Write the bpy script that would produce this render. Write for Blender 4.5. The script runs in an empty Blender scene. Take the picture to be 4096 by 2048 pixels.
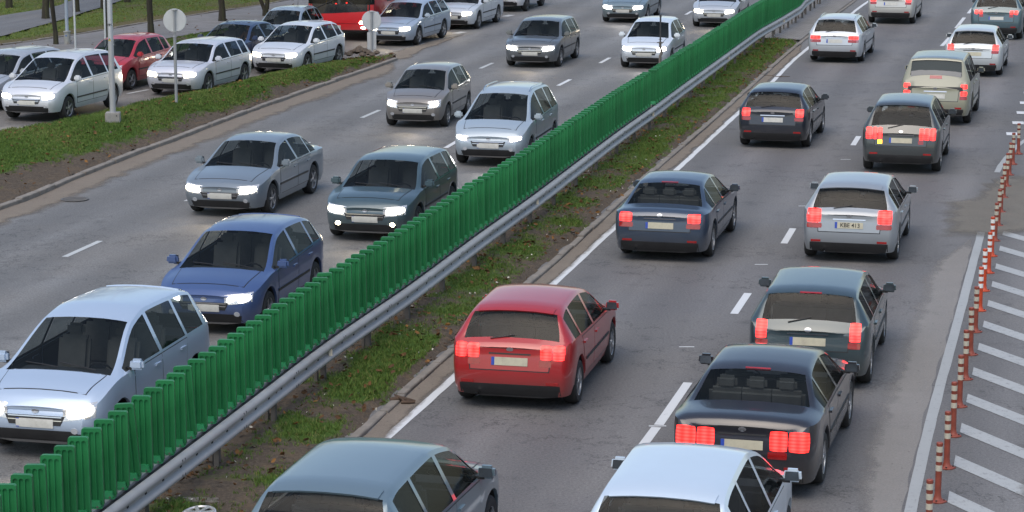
import bpy, bmesh, math, random
import numpy as np
from mathutils import Vector, Matrix, noise
from mathutils.bvhtree import BVHTree
random.seed(7); RNG = np.random.default_rng(11)
sc = bpy.context.scene
COL = sc.collection
R = math.radians

# ------------------------------------------------------------------ scene helpers
def link(o, parent=None):
    COL.objects.link(o)
    if parent is not None: o.parent = parent
    return o
def tag(o, label=None, cat=None, group=None, kind=None):
    if label: o['label'] = label
    if cat: o['category'] = cat
    if group: o['group'] = group
    if kind: o['kind'] = kind
    return o
def empty(name, loc=(0, 0, 0), rz=0.0):
    o = bpy.data.objects.new(name, None); o.location = loc; o.rotation_euler = (0, 0, rz)
    o.empty_display_size = 0.2
    return link(o)
def mesh_obj(name, verts, faces, mats, parent=None, sharp=35, midx=None, uv=None, attr=None):
    me = bpy.data.meshes.new(name); me.from_pydata([tuple(v) for v in verts], [], faces)
    if not isinstance(mats, (list, tuple)): mats = [mats]
    for m in mats: me.materials.append(m)
    if midx is not None: me.polygons.foreach_set('material_index', midx)
    if uv is not None:
        l = me.uv_layers.new(name='UVMap'); li = np.empty(len(me.loops), dtype=np.int32)
        me.loops.foreach_get('vertex_index', li)
        l.data.foreach_set('uv', np.asarray(uv, dtype=np.float32)[li].ravel())
    if attr is not None:
        for k, v in attr.items():
            a = me.attributes.new(k, 'FLOAT', 'POINT'); a.data.foreach_set('value', np.asarray(v, dtype=np.float32))
    if sharp is not None:
        me.shade_smooth()
        if sharp < 180: me.set_sharp_from_angle(angle=R(sharp))
    me.update()
    return link(bpy.data.objects.new(name, me), parent)
class MB:
    """collects shapes for ONE mesh"""
    def __init__(s): s.v = []; s.f = []; s.mi = []
    def add(s, v, f, mi=0):
        b = len(s.v); s.v += [tuple(p) for p in v]; s.f += [tuple(i + b for i in q) for q in f]; s.mi += [mi] * len(f); return s
    def box(s, c, d, rz=0.0, mi=0, bev=0.0, rx=0.0, ry=0.0, taper=1.0):
        bm = bmesh.new(); bmesh.ops.create_cube(bm, size=1)
        for v in bm.verts:
            k = taper if v.co.z > 0 else 1
            v.co = Vector((v.co.x * d[0] * k, v.co.y * d[1] * k, v.co.z * d[2]))
        if bev: bmesh.ops.bevel(bm, geom=list(bm.edges), offset=bev, segments=2, affect='EDGES')
        M = Matrix.Translation(c) @ Matrix.Rotation(rz, 4, 'Z') @ Matrix.Rotation(ry, 4, 'Y') @ Matrix.Rotation(rx, 4, 'X')
        bm.verts.index_update()
        s.add([M @ v.co for v in bm.verts], [[v.index for v in f.verts] for f in bm.faces], mi); bm.free(); return s
    def lathe(s, prof, c=(0, 0, 0), n=16, mi=0, axis='z', cap=True):
        v = []; f = []
        for r, z in prof:
            for k in range(n):
                a = 2 * math.pi * k / n
                p = (r * math.cos(a), r * math.sin(a), z)
                if axis == 'y': p = (p[0], z, p[1])
                if axis == 'x': p = (z, p[0], p[1])
                v.append((p[0] + c[0], p[1] + c[1], p[2] + c[2]))
        for i in range(len(prof) - 1):
            for k in range(n):
                a = i * n + k; b = i * n + (k + 1) % n
                f.append((a, b, b + n, a + n) if axis != 'y' else (a, a + n, b + n, b))
        if cap:
            f.append(tuple(range(n - 1, -1, -1))); f.append(tuple(range((len(prof) - 1) * n, len(prof) * n)))
        return s.add(v, f, mi)
    def tube(s, pts, rad, n=8, mi=0):
        pts = [Vector(p) for p in pts]
        if not isinstance(rad, (list, tuple)): rad = [rad] * len(pts)
        v = []; f = []
        for i, p in enumerate(pts):
            t = (pts[min(i + 1, len(pts) - 1)] - pts[max(i - 1, 0)]).normalized()
            u = t.cross(Vector((0, 0, 1)) if abs(t.z) < .9 else Vector((1, 0, 0))).normalized(); w = t.cross(u)
            for k in range(n):
                a = 2 * math.pi * k / n
                v.append(p + (u * math.cos(a) + w * math.sin(a)) * rad[i])
        for i in range(len(pts) - 1):
            for k in range(n):
                a = i * n + k; b = i * n + (k + 1) % n; f.append((a, b, b + n, a + n))
        f.append(tuple(range(n - 1, -1, -1))); f.append(tuple(range((len(pts) - 1) * n, len(pts) * n)))
        return s.add(v, f, mi)
    def build(s, name, mats, parent=None, sharp=35):
        return mesh_obj(name, s.v, s.f, mats, parent, sharp, s.mi)

# ------------------------------------------------------------------ materials
class NT:
    def __init__(s, m): s.n = m.node_tree.nodes; s.l = m.node_tree.links
    def __call__(s, t, **kw):
        n = s.n.new(t)
        for k, v in kw.items():
            if k == 'ins':
                for a, b in v.items():
                    if isinstance(b, bpy.types.NodeSocket): s.l.new(b, n.inputs[a])
                    else: n.inputs[a].default_value = b
            else: setattr(n, k, v)
        return n
def newmat(name):
    m = bpy.data.materials.new(name); m.use_nodes = True; m.node_tree.nodes.clear(); return m, NT(m)
def ramp(N, fac, stops):
    r = N('ShaderNodeValToRGB', ins={'Fac': fac}); e = r.color_ramp.elements
    while len(e) < len(stops): e.new(0.5)
    for i, (p, c) in enumerate(stops):
        e[i].position = p; e[i].color = (*c, 1) if len(c) == 3 else c
    return r.outputs['Color']
def math_(N, op, a, b=0.0, c=0.0, clamp=False):
    n = N('ShaderNodeMath', operation=op, use_clamp=clamp)
    for i, x in enumerate((a, b, c)):
        if isinstance(x, bpy.types.NodeSocket): N.l.new(x, n.inputs[i])
        else: n.inputs[i].default_value = x
    return n.outputs[0]
def mixc(N, fac, a, b, blend='MIX'):
    n = N('ShaderNodeMix', data_type='RGBA', blend_type=blend)
    for s_, x in ((n.inputs[0], fac), (n.inputs[6], a), (n.inputs[7], b)):
        if isinstance(x, bpy.types.NodeSocket): N.l.new(x, s_)
        else: s_.default_value = x if not isinstance(x, tuple) or len(x) == 4 else (*x, 1)
    return n.outputs[2]
def noise_(N, vec, scale, detail=4, rough=.55, out='Fac'):
    return N('ShaderNodeTexNoise', ins={'Vector': vec, 'Scale': scale, 'Detail': detail, 'Roughness': rough}).outputs[out]
def finish(N, color, rough=.6, metal=0.0, bump=None, bstr=.3, bdist=.01, coat=0.0, spec=.5, coatr=.05):
    b = N('ShaderNodeBsdfPrincipled')
    for k, x in (('Base Color', color), ('Roughness', rough), ('Metallic', metal), ('Coat Weight', coat), ('Coat Roughness', coatr), ('Specular IOR Level', spec)):
        if isinstance(x, bpy.types.NodeSocket): N.l.new(x, b.inputs[k])
        else: b.inputs[k].default_value = (*x, 1) if isinstance(x, tuple) and len(x) == 3 else x
    if bump is not None:
        bn = N('ShaderNodeBump', ins={'Height': bump, 'Strength': bstr, 'Distance': bdist}); N.l.new(bn.outputs[0], b.inputs['Normal'])
    o = N('ShaderNodeOutputMaterial'); N.l.new(b.outputs[0], o.inputs[0]); return b
MATS = {}
def plain(name, col, rough=.5, metal=0.0, var=.15, scale=6.0, coat=0.0, dirt=None, spec=.5, rnd=0.0, streak=False):
    if name in MATS: return MATS[name]
    m, N = newmat(name); tc = N('ShaderNodeTexCoord'); v = tc.outputs['Object']
    if streak: v = N('ShaderNodeMapping', ins={'Vector': v, 'Scale': (1, 1, .12)}).outputs[0]
    n = noise_(N, v, scale, 5, .6)
    lo = tuple(c * (1 - var) for c in col); hi = tuple(min(1, c * (1 + var)) for c in col)
    c = ramp(N, n, [(.3, lo), (.7, hi)])
    if dirt:
        n2 = noise_(N, v, scale * .5, 6, .7); c = mixc(N, ramp(N, n2, [(.52, (0, 0, 0)), (.72, (.75, .75, .75))]), c, dirt)
    if rnd:
        oi = N('ShaderNodeObjectInfo'); k = math_(N, 'MULTIPLY_ADD', oi.outputs['Random'], rnd * 2, 1 - rnd)
        c = mixc(N, 1.0, c, N('ShaderNodeCombineColor', ins={0: k, 1: k, 2: k}).outputs[0], 'MULTIPLY')
    finish(N, c, ramp(N, n, [(.2, (rough * .85,) * 3), (.8, (min(1, rough * 1.15),) * 3)]), metal, coat=coat, spec=spec)
    MATS[name] = m; return m
def emit(name, col, st):
    if name in MATS: return MATS[name]
    m, N = newmat(name); gb = N('ShaderNodeNewGeometry').outputs['Backfacing']; e = N('ShaderNodeEmission', ins={'Color': (*col, 1), 'Strength': math_(N, 'MULTIPLY', math_(N, 'SUBTRACT', 1.0, gb), st)})
    o = N('ShaderNodeOutputMaterial'); N.l.new(e.outputs[0], o.inputs[0]); MATS[name] = m; return m
def paint(name, col, metal=.25):
    m, N = newmat(name); tc = N('ShaderNodeTexCoord'); v = tc.outputs['Object']
    n = noise_(N, v, 2.2, 6, .65)
    z = N('ShaderNodeSeparateXYZ', ins={0: v}).outputs[2]
    low = math_(N, 'MULTIPLY', math_(N, 'SUBTRACT', .62, z), 1.6, clamp=True)      # road film on the lower panels
    d = math_(N, 'MULTIPLY', math_(N, 'ADD', low, .10), math_(N, 'MULTIPLY', n, 1.25), clamp=True)
    c = mixc(N, math_(N, 'MULTIPLY', d, .75), col, (.16, .145, .125))
    geo = N('ShaderNodeNewGeometry')
    c = mixc(N, geo.outputs['Backfacing'], c, (.02, .02, .022))
    finish(N, c, math_(N, 'MULTIPLY_ADD', d, .45, .30), metal, coat=.8, coatr=.06)
    return m
def glass(name, tint=(.30, .36, .36), amount=.72):
    if name in MATS: return MATS[name]
    m, N = newmat(name)
    t = N('ShaderNodeBsdfTransparent', ins={'Color': (*[c ** .35 for c in tint], 1)})
    g = N('ShaderNodeBsdfPrincipled', ins={'Base Color': (.012, .016, .018, 1), 'Roughness': .05, 'Specular IOR Level': .5})
    mx = N('ShaderNodeMixShader', ins={0: amount, 1: g.outputs[0], 2: t.outputs[0]})
    o = N('ShaderNodeOutputMaterial'); N.l.new(mx.outputs[0], o.inputs[0]); MATS[name] = m; return m
GLASS = glass('car_glass'); BLACK = plain('black_plastic', (.018, .018, .019), .55, var=.25)
TYRE = plain('tyre_rubber', (.022, .022, .022), .85, var=.3); RIM = plain('alloy_rim', (.42, .43, .45), .35, .8, dirt=(.12, .11, .1))
RIMD = plain('dark_rim', (.10, .10, .11), .4, .7, dirt=(.12, .11, .1))
CABIN = plain('cabin_trim', (.05, .05, .052), .8); SEAT = plain('seat_cloth', (.15, .145, .14), .9)
CHROME = plain('chrome_trim', (.6, .6, .62), .18, 1.0, var=.05)
PLATEM = plain('plate_white', (.52, .52, .48), .4, var=.10, scale=14, dirt=(.33, .32, .29)); PLATEY = plain('plate_cream', (.46, .43, .32), .4, var=.10, scale=14, dirt=(.30, .27, .21)); PBLUE = plain('plate_blue', (.02, .06, .35), .4)
MIRR = plain('mirror_glass', (.10, .12, .14), .12, .6)
INK = plain('black_ink', (.015, .015, .015), .5)
HEADW = emit('headlamp_white', (1, .97, .9), 14); HEADY = emit('headlamp_warm', (1, .86, .62), 14); HEADOFF = plain('lamp_lens', (.55, .57, .6), .1, .3, coat=1)
TAIL = None
def tail_mat():
    m, N = newmat('tail_lamp_red'); gm = N('ShaderNodeNewGeometry'); tc = N('ShaderNodeTexCoord').outputs['Object']; x = N('ShaderNodeSeparateXYZ', ins={0: tc})
    rows = math_(N, 'MULTIPLY_ADD', math_(N, 'SINE', math_(N, 'MULTIPLY', x.outputs[2], 2 * math.pi / .042)), .5, .5)
    cols = math_(N, 'MULTIPLY_ADD', math_(N, 'SINE', math_(N, 'MULTIPLY', x.outputs[1], 2 * math.pi / .11)), .22, .78)
    k = math_(N, 'MULTIPLY', math_(N, 'MULTIPLY_ADD', rows, 1.4, 1.7), cols); k = math_(N, 'MULTIPLY', k, math_(N, 'SUBTRACT', 1.0, gm.outputs['Backfacing']))
    e = N('ShaderNodeEmission', ins={'Color': (1, .032, .028, 1), 'Strength': k}); g_ = N('ShaderNodeBsdfGlossy', ins={'Color': (.2, .03, .03, 1), 'Roughness': .1}); a = N('ShaderNodeAddShader', ins={0: e.outputs[0], 1: g_.outputs[0]})
    o = N('ShaderNodeOutputMaterial'); N.l.new(a.outputs[0], o.inputs[0]); return m
TAIL = tail_mat(); TAILD = plain('tail_lens_red', (.30, .012, .012), .15, coat=1); AMBER = emit('indicator_amber', (1, .62, .04), 3)
LENSO = plain('indicator_lens', (.5, .16, .03), .2, coat=1)
GALV = plain('galvanised_steel', (.42, .43, .44), .45, .55, var=.12, scale=3, dirt=(.30, .28, .26))

def asphalt(name, ca, cb, dust, phase=0.0, crack=.62, dustamt=.5, track=1.1):
    m, N = newmat(name); uv = N('ShaderNodeUVMap', uv_map='UVMap').outputs[0]
    tc = N('ShaderNodeTexCoord').outputs['Object']
    st = N('ShaderNodeMapping', ins={'Vector': uv, 'Scale': (1, .13, 1)}).outputs[0]
    big = noise_(N, tc, .22, 5, .6); stn = noise_(N, st, .9, 5, .62)
    c = mixc(N, ramp(N, stn, [(.32, (0, 0, 0)), (.68, (1, 1, 1))]), ca, cb)
    c = mixc(N, ramp(N, big, [(.45, (0, 0, 0)), (.75, (dustamt,) * 3)]), c, dust)
    u = N('ShaderNodeSeparateXYZ', ins={0: uv}).outputs[0]
    w = math_(N, 'SINE', math_(N, 'MULTIPLY', math_(N, 'ADD', u, phase), 2 * math.pi / 1.75))
    w = math_(N, 'MULTIPLY', math_(N, 'ADD', w, 1), math_(N, 'MULTIPLY', stn, track * .35))
    c = mixc(N, w, c, tuple(x * .55 for x in ca))
    # oil drips and dark patches
    sp = noise_(N, tc, 1.7, 6, .7); c = mixc(N, ramp(N, sp, [(.56, (0, 0, 0)), (.74, (.7, .7, .7))]), c, tuple(x * .5 for x in ca))
    # aggregate grain
    g1 = noise_(N, tc, 26, 3, .75); g2 = noise_(N, tc, 90, 2, .6)
    gg = math_(N, 'ADD', math_(N, 'MULTIPLY', g1, .9), math_(N, 'MULTIPLY', g2, .9))
    k = math_(N, 'MULTIPLY_ADD', gg, 1.75, -.56)
    c = mixc(N, 1.0, c, N('ShaderNodeCombineColor', ins={0: k, 1: k, 2: k}).outputs[0], 'MULTIPLY')
    vo = N('ShaderNodeTexVoronoi', feature='F1', ins={'Vector': tc, 'Scale': 7.5}).outputs['Distance']
    c = mixc(N, ramp(N, vo, [(.035, (.5, .5, .5)), (.07, (0, 0, 0))]), c, (.33, .31, .28))
    # cracks, mostly running across the road
    wob = N('ShaderNodeTexNoise', ins={'Vector': tc, 'Scale': .9, 'Detail': 5, 'Roughness': .65}).outputs['Color']
    wv = N('ShaderNodeVectorMath', operation='MULTIPLY_ADD', ins={0: wob, 1: (1.1, 1.1, 0), 2: N('ShaderNodeMapping', ins={'Vector': uv, 'Scale': (.06, .16, 1)}).outputs[0]}).outputs[0]
    ed = N('ShaderNodeTexVoronoi', feature='DISTANCE_TO_EDGE', voronoi_dimensions='2D', ins={'Vector': wv, 'Scale': 1.0}).outputs['Distance']
    cr = ramp(N, ed, [(.0, (crack,) * 3), (.010, (0, 0, 0))])
    c = mixc(N, cr, c, tuple(x * .28 for x in ca))
    h = math_(N, 'ADD', math_(N, 'MULTIPLY', gg, .5), math_(N, 'MULTIPLY', cr, -1.2))
    finish(N, c, .72, 0, h, .35, .012, spec=.35); return m
ROADR = asphalt('asphalt_right', (.130, .128, .128), (.178, .175, .174), (.19, .178, .160), phase=.3)
ROADL = asphalt('asphalt_left', (.135, .135, .134), (.195, .197, .197), (.185, .17, .15), phase=0)
ROADS = asphalt('asphalt_slip', (.12, .115, .112), (.165, .16, .155), (.20, .18, .155), phase=.4)
def worn_paint(name, col, under, wear=.5):
    m, N = newmat(name); tc = N('ShaderNodeTexCoord').outputs['Object']
    a = noise_(N, tc, 9, 6, .75); b = noise_(N, tc, 45, 3, .6)
    s_ = math_(N, 'ADD', math_(N, 'MULTIPLY', a, .7), math_(N, 'MULTIPLY', b, .3))
    f = ramp(N, s_, [(wear - .06, (0, 0, 0)), (wear + .05, (1, 1, 1))])
    g = noise_(N, tc, 1.2, 4, .6); cc = mixc(N, math_(N, 'MULTIPLY', g, .5), col, tuple(x * .72 for x in col))
    finish(N, mixc(N, f, under, cc), .6); return m
WHITE = worn_paint('road_paint_white', (.64, .66, .67), (.2, .2, .2), .36)
WHITEO = worn_paint('road_paint_old', (.48, .50, .50), (.2, .2, .2), .38)
EDGEW = worn_paint('edge_paint_grey', (.36, .375, .375), (.19, .19, .19), .40)
WHITEW = worn_paint('road_paint_worn', (.39, .405, .405), (.17, .17, .172), .42)
def soil(name, cs, cg, dry):
    m, N = newmat(name); tc = N('ShaderNodeTexCoord').outputs['Object']
    at = N('ShaderNodeAttribute', attribute_name='grass').outputs['Fac']
    a = noise_(N, tc, 3.0, 7, .7); b = noise_(N, tc, 22, 5, .75); c3 = noise_(N, tc, 70, 3, .6)
    cs_ = ramp(N, b, [(.25, tuple(x * .45 for x in cs)), (.55, cs), (.8, tuple(min(1, x * 1.9) for x in cs))])
    cs_ = mixc(N, ramp(N, a, [(.5, (0, 0, 0)), (.7, (.6, .6, .6))]), cs_, dry)
    cg_ = ramp(N, c3, [(.25, tuple(x * .5 for x in cg)), (.75, tuple(x * 1.5 for x in cg))])
    f = ramp(N, math_(N, 'ADD', at, math_(N, 'MULTIPLY', math_(N, 'SUBTRACT', a, .5), 1.1)), [(.35, (0, 0, 0)), (.62, (1, 1, 1))])
    c = mixc(N, f, cs_, cg_)
    finish(N, c, .95, 0, math_(N, 'ADD', b, math_(N, 'MULTIPLY', c3, .4)), .7, .03, spec=.1); return m
SOIL = soil('verge_soil', (.105, .086, .068), (.060, .110, .024), (.165, .118, .072))
LAWN = soil('lawn_turf', (.12, .105, .055), (.085, .120, .030), (.14, .13, .05))
def sand(name, ca, cb, film=0.0):
    m, N = newmat(name); tc = N('ShaderNodeTexCoord').outputs['Object']
    a = noise_(N, tc, 1.6, 7, .7); b = noise_(N, tc, 40, 4, .75)
    c = mixc(N, a, ca, cb); k = math_(N, 'MULTIPLY_ADD', b, .9, .55)
    c = mixc(N, 1.0, c, N('ShaderNodeCombineColor', ins={0: k, 1: k, 2: k}).outputs[0], 'MULTIPLY')
    v = N('ShaderNodeTexVoronoi', ins={'Vector': tc, 'Scale': 5.0}).outputs['Distance']
    c = mixc(N, ramp(N, v, [(.05, (.7, .7, .7)), (.10, (0, 0, 0))]), c, (.05, .042, .035))
    bs = finish(N, c, .95, 0, b, .5, .02, spec=.15)
    if film:                                                # a film that thins out towards its edges, mottled
        e = N('ShaderNodeAttribute', attribute_name='grass').outputs['Fac']; q = math_(N, 'ADD', math_(N, 'MULTIPLY', a, .75), math_(N, 'MULTIPLY', b, .35))
        al = ramp(N, math_(N, 'ADD', math_(N, 'MULTIPLY', e, .9), math_(N, 'MULTIPLY', math_(N, 'SUBTRACT', q, .55), 1.5)), [(.12, (0, 0, 0)), (.75, (film,) * 3)])
        tr = N('ShaderNodeBsdfTransparent'); mx = N('ShaderNodeMixShader', ins={0: al, 1: tr.outputs[0], 2: bs.outputs[0]}); o = [n for n in N.n if n.type == 'OUTPUT_MATERIAL'][0]; N.l.new(mx.outputs[0], o.inputs[0])
    return m
SANDF = sand('sand_film', (.17, .145, .12), (.24, .21, .175), .95); GRITF = sand('grit_film', (.15, .14, .12), (.22, .205, .18), .85); DUSTF = sand('pale_dust_film', (.25, .24, .23), (.31, .30, .285), .8)
SAND = sand('gutter_sand', (.19, .16, .13), (.26, .225, .185)); GRIT = sand('grey_grit', (.15, .14, .12), (.25, .235, .205))
def bricks(name, c1, c2, mortar, w, h, off=.5):
    m, N = newmat(name); uv = N('ShaderNodeUVMap', uv_map='UVMap').outputs[0]
    bt = N('ShaderNodeTexBrick', offset=off, ins={'Vector': uv, 'Color1': (*c1, 1), 'Color2': (*c2, 1), 'Mortar': (*mortar, 1), 'Scale': 1.0, 'Mortar Size': .012, 'Brick Width': w, 'Row Height': h, 'Bias': 0.0})
    tc = N('ShaderNodeTexCoord').outputs['Object']; n = noise_(N, tc, .8, 6, .65); n2 = noise_(N, tc, 30, 3, .6)
    c = mixc(N, ramp(N, n, [(.42, (0, 0, 0)), (.75, (.5, .5, .5))]), bt.outputs['Color'], (.12, .11, .085))
    k = math_(N, 'MULTIPLY_ADD', n2, .8, .6); c = mixc(N, 1.0, c, N('ShaderNodeCombineColor', ins={0: k, 1: k, 2: k}).outputs[0], 'MULTIPLY')
    finish(N, c, .85, 0, bt.outputs['Fac'], -.3, .01); return m
PAVER = bricks('median_pavers', (.20, .19, .185), (.25, .24, .23), (.10, .095, .09), .22, .28)
SLABS = bricks('pavement_slabs', (.17, .165, .165), (.20, .195, .195), (.10, .095, .09), .8, .5)
PATHM = asphalt('asphalt_path', (.11, .112, .118), (.15, .152, .158), (.15, .135, .11), dustamt=.4, crack=.8, track=0)
KERB = plain('kerb_concrete', (.21, .19, .165), .85, var=.3, scale=4, dirt=(.11, .09, .07))
CONC = plain('block_concrete', (.27, .265, .25), .85, var=.2, scale=9, dirt=(.16, .14, .12))
BARK = plain('tree_bark', (.030, .026, .017), .95, var=.6, scale=9, dirt=(.045, .055, .02), streak=True)

# ------------------------------------------------------------------ plan geometry (metres; camera stands at x=0, y=0 on the bridge, looking along +y)
def resample(pts, step):
    P = [Vector((*p, 0)) for p in pts]; Q = [P[0] * 2 - P[1]] + P + [P[-1] * 2 - P[-2]]; out = []
    for i in range(1, len(Q) - 2):
        a, b, c, d = Q[i - 1:i + 3]
        for k in range(12):
            t = k / 12
            out.append(.5 * ((2 * b) + (c - a) * t + (2 * a - 5 * b + 4 * c - d) * t * t + (3 * b - a - 3 * c + d) * t ** 3))
    out.append(P[-1]); A = np.array([(p.x, p.y) for p in out])
    s = np.concatenate([[0], np.cumsum(np.linalg.norm(np.diff(A, axis=0), axis=1))])
    n = max(2, int(s[-1] / step) + 1); t = np.linspace(0, s[-1], n)
    return np.stack([np.interp(t, s, A[:, 0]), np.interp(t, s, A[:, 1])], 1)
class Line:
    def __init__(s, pts, step=.5):
        s.P = resample(pts, step); d = np.gradient(s.P, axis=0); s.T = d / np.linalg.norm(d, axis=1)[:, None]
        s.N = np.stack([s.T[:, 1], -s.T[:, 0]], 1)                       # to the right of travel
        s.S = np.concatenate([[0], np.cumsum(np.linalg.norm(np.diff(s.P, axis=0), axis=1))])
    def off(s, o): return s.P + s.N * (np.asarray(o)[:, None] if np.ndim(o) else o)
    def at(s, S):
        return (np.array([np.interp(S, s.S, s.P[:, k]) for k in (0, 1)]), np.array([np.interp(S, s.S, s.T[:, k]) for k in (0, 1)]))
    def s_of(s, p): return s.S[np.argmin(np.linalg.norm(s.P - np.array(p), axis=1))]
    def dir_at(s, p): return s.T[np.argmin(np.linalg.norm(s.P - np.array(p), axis=1))]
SOL = Line([(-5, 17), (-3.5, 23.5), (-2.12, 29.41), (-1.06, 33.76), (.53, 40.68), (1.5, 44.88), (5.4, 61.7), (7.85, 72.2), (9.57, 79.88), (12.93, 93.29), (15.0, 101.5), (18, 112), (23, 128), (30, 145)])
DSH = Line([(-1.7, 17), (.2, 24.5), (1.26, 28.83), (2.0, 31.7), (2.58, 34.24), (3.9, 39.9), (5.46, 46.4), (7.04, 53.2), (8.7, 59.8), (10.4, 66.2), (14.2, 80.7), (15.7, 86.1), (17.4, 92.7), (19.1, 99.2), (21, 106), (27, 126)])
LB = Line([(-11.6, 17), (-8.1, 30), (-6.35, 38), (-4.62, 45.6), (-3.0, 52.4), (-1.45, 59.4), (.08, 66.6), (1.6, 72.5), (3.05, 78.7), (4.5, 85), (6.0, 91.5), (7.22, 97.1), (9, 105), (12, 118), (16, 134), (19, 145)])
LA = Line([(-13.5, 22), (-11.6, 30), (-9.9, 38), (-8.2, 45.1), (-6.8, 51.4), (-5.33, 58.5), (-3.85, 65.2), (-2.33, 71), (-.83, 77.2), (.65, 83.5), (2.1, 90), (3.5, 96), (6, 106)])
NC = Line([(-33, 30), (-26, 41), (-19, 53), (-16, 58), (-13, 63.3), (-9.94, 68.9), (-7.6, 74.6), (-4.6, 83.0), (-2.3, 89.5), (-.2, 97), (1.5, 105), (4, 117), (8, 134), (11, 145)])
PST = Line([(-7.2, 14), (-5.6, 21.2), (-3.77, 29.46), (-2.77, 34.07), (-1.72, 38.3), (-.69, 42.83), (.35, 47.21), (1.40, 51.9), (2.51, 56.83), (3.55, 61.24), (4.59, 65.8), (5.61, 70.18), (6.68, 74.78), (7.70, 79.2), (8.6, 83.0), (9.85, 87.64), (10.90, 91.77), (11.72, 95.4), (12.94, 100.49), (14.3, 106), (17, 116)], .38)
KER = Line([(-6.4, 14), (-4.2, 22.5), (-2.70, 28.23), (-2.08, 30.91), (-1.36, 34.17), (-.20, 39.17), (1.03, 44.37), (3.32, 54.6), (5.21, 62.6), (7.42, 72.2), (9.89, 82.9), (14.08, 99.9), (17, 111), (22, 127)])

def sheet(name, A, B, z, mat, na=9, kind='structure', uvw=None, zf=None, attrf=None, sharp=None, parent=None):
    """a strip of ground between the polylines A and B (same number of points); u across, v along, in metres"""
    n = len(A); v = []; uv = []; s = 0.0; at = []
    for i in range(n):
        if i: s += float(np.linalg.norm((A[i] + B[i] - A[i - 1] - B[i - 1]) / 2))
        w = float(np.linalg.norm(B[i] - A[i]))
        for k in range(na):
            t = k / (na - 1); p = A[i] * (1 - t) + B[i] * t
            zz = z + (zf(p[0], p[1], t, s) if zf else 0.0)
            v.append((p[0], p[1], zz)); uv.append((t * w, s))
            if attrf: at.append(attrf(p[0], p[1], t, s))
    f = [(i * na + k, i * na + k + 1, (i + 1) * na + k + 1, (i + 1) * na + k) for i in range(n - 1) for k in range(na - 1)]
    f = [q[::-1] for q in f] if np.cross(B[0] - A[0], A[1] - A[0]) < 0 else f
    o = mesh_obj(name, v, f, mat, parent, sharp if sharp else 180, uv=uv, attr={'grass': at} if attrf else None)
    if kind: o['kind'] = kind
    return o
def rs(pts, n):
    A = np.array(pts, float); s = np.concatenate([[0], np.cumsum(np.linalg.norm(np.diff(A, axis=0), axis=1))]); t = np.linspace(0, s[-1], n)
    return np.stack([np.interp(t, s, A[:, 0]), np.interp(t, s, A[:, 1])], 1)
def jit(P, amp, sc_=.8, seed=0.0):
    T = np.gradient(P, axis=0); T /= np.linalg.norm(T, axis=1)[:, None]; Nn = np.stack([T[:, 1], -T[:, 0]], 1)
    d = np.array([noise.noise(Vector((p[0] * sc_, p[1] * sc_, seed))) + .5 * noise.noise(Vector((p[0] * sc_ * 4, p[1] * sc_ * 4, seed))) for p in P])
    return P + Nn * (d * amp)[:, None]

# ground and roads
g = MB(); g.add([(-900, -60, -.05), (900, -60, -.05), (900, 1500, -.05), (-900, 1500, -.05)], [(0, 1, 2, 3)])
go = g.build('ground', LAWN, None, None); go['kind'] = 'structure'
lo, hi = KER.s_of((-6.4, 14)), KER.s_of((22, 127))
road_r = sheet('road', SOL.off(-1.4), SOL.off(30.0), 0.0, ROADR, 12); 
road_l = sheet('carriageway', LB.off(-7.6), LB.off(5.0), 0.004, ROADL, 9)
road_s = sheet('slip_road', NC.off(-5.4), NC.off(7.6), -.006, ROADS, 9)

# painted markings: thin sheets a few millimetres above the asphalt
def dash_mesh(mb, a, b, w, z, n=1):
    a = np.array(a, float); b = np.array(b, float); t = (b - a) / np.linalg.norm(b - a); nn = np.array([t[1], -t[0]]) * w / 2
    mb.add([(*(a - nn), z), (*(a + nn), z), (*(b + nn), z), (*(b - nn), z)], [(0, 1, 2, 3)])
def line_strip(name, L, s0, s1, w, z, mat, off=0.0, parent=None, jitter=0.0):
    S = np.arange(s0, s1, .5); P = np.array([L.at(s)[0] for s in S]); T = np.array([L.at(s)[1] for s in S]); Nn = np.stack([T[:, 1], -T[:, 0]], 1)
    A = P + Nn * (off - w / 2); B = P + Nn * (off + w / 2)
    if jitter: A = jit(A, jitter, 1.1, 3); B = jit(B, jitter, 1.1, 9)
    return sheet(name, A, B, z, mat, 2, None, parent=parent)
line_strip('edge_marking', SOL, 2, SOL.s_of((15.0, 101.5)) + 14, .135, .006, WHITE, parent=road_r, jitter=.012)
mb = MB()
for a, b in [((2.02, 31.82), (2.60, 34.26)), ((1.24, 28.75), (1.98, 31.70)), ((.45, 25.6), (1.2, 28.4)), ((3.72, 39.07), (4.12, 40.78)), ((5.28, 45.54), (5.65, 47.21)), ((6.85, 52.33), (7.24, 54.04)), ((8.51, 58.99), (8.89, 60.65)), ((10.20, 65.33), (10.60, 66.99)), ((11.95, 72.1), (12.4, 73.8)),
             ((13.94, 79.38), (14.59, 82.09)), ((15.08, 83.59), (16.30, 88.1)), ((16.81, 90.30), (17.96, 94.8)), ((18.47, 96.67), (19.70, 101.4)), ((20.2, 103.5), (21.4, 108))]:
    dash_mesh(mb, a, b, .135, .006)
for p in ((2.0, 31.76), (2.75, 36.6), (4.62, 43.4), (8.0, 56.6), (6.2, 49.9)):        # small survey ticks
    mb.add([(p[0] - .12, p[1] - .02, .006), (p[0] + .12, p[1] - .02, .006), (p[0] + .12, p[1] + .03, .006), (p[0] - .12, p[1] + .03, .006)], [(0, 1, 2, 3)])
mb.build('lane_marking', WHITE, road_r, None)
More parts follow.
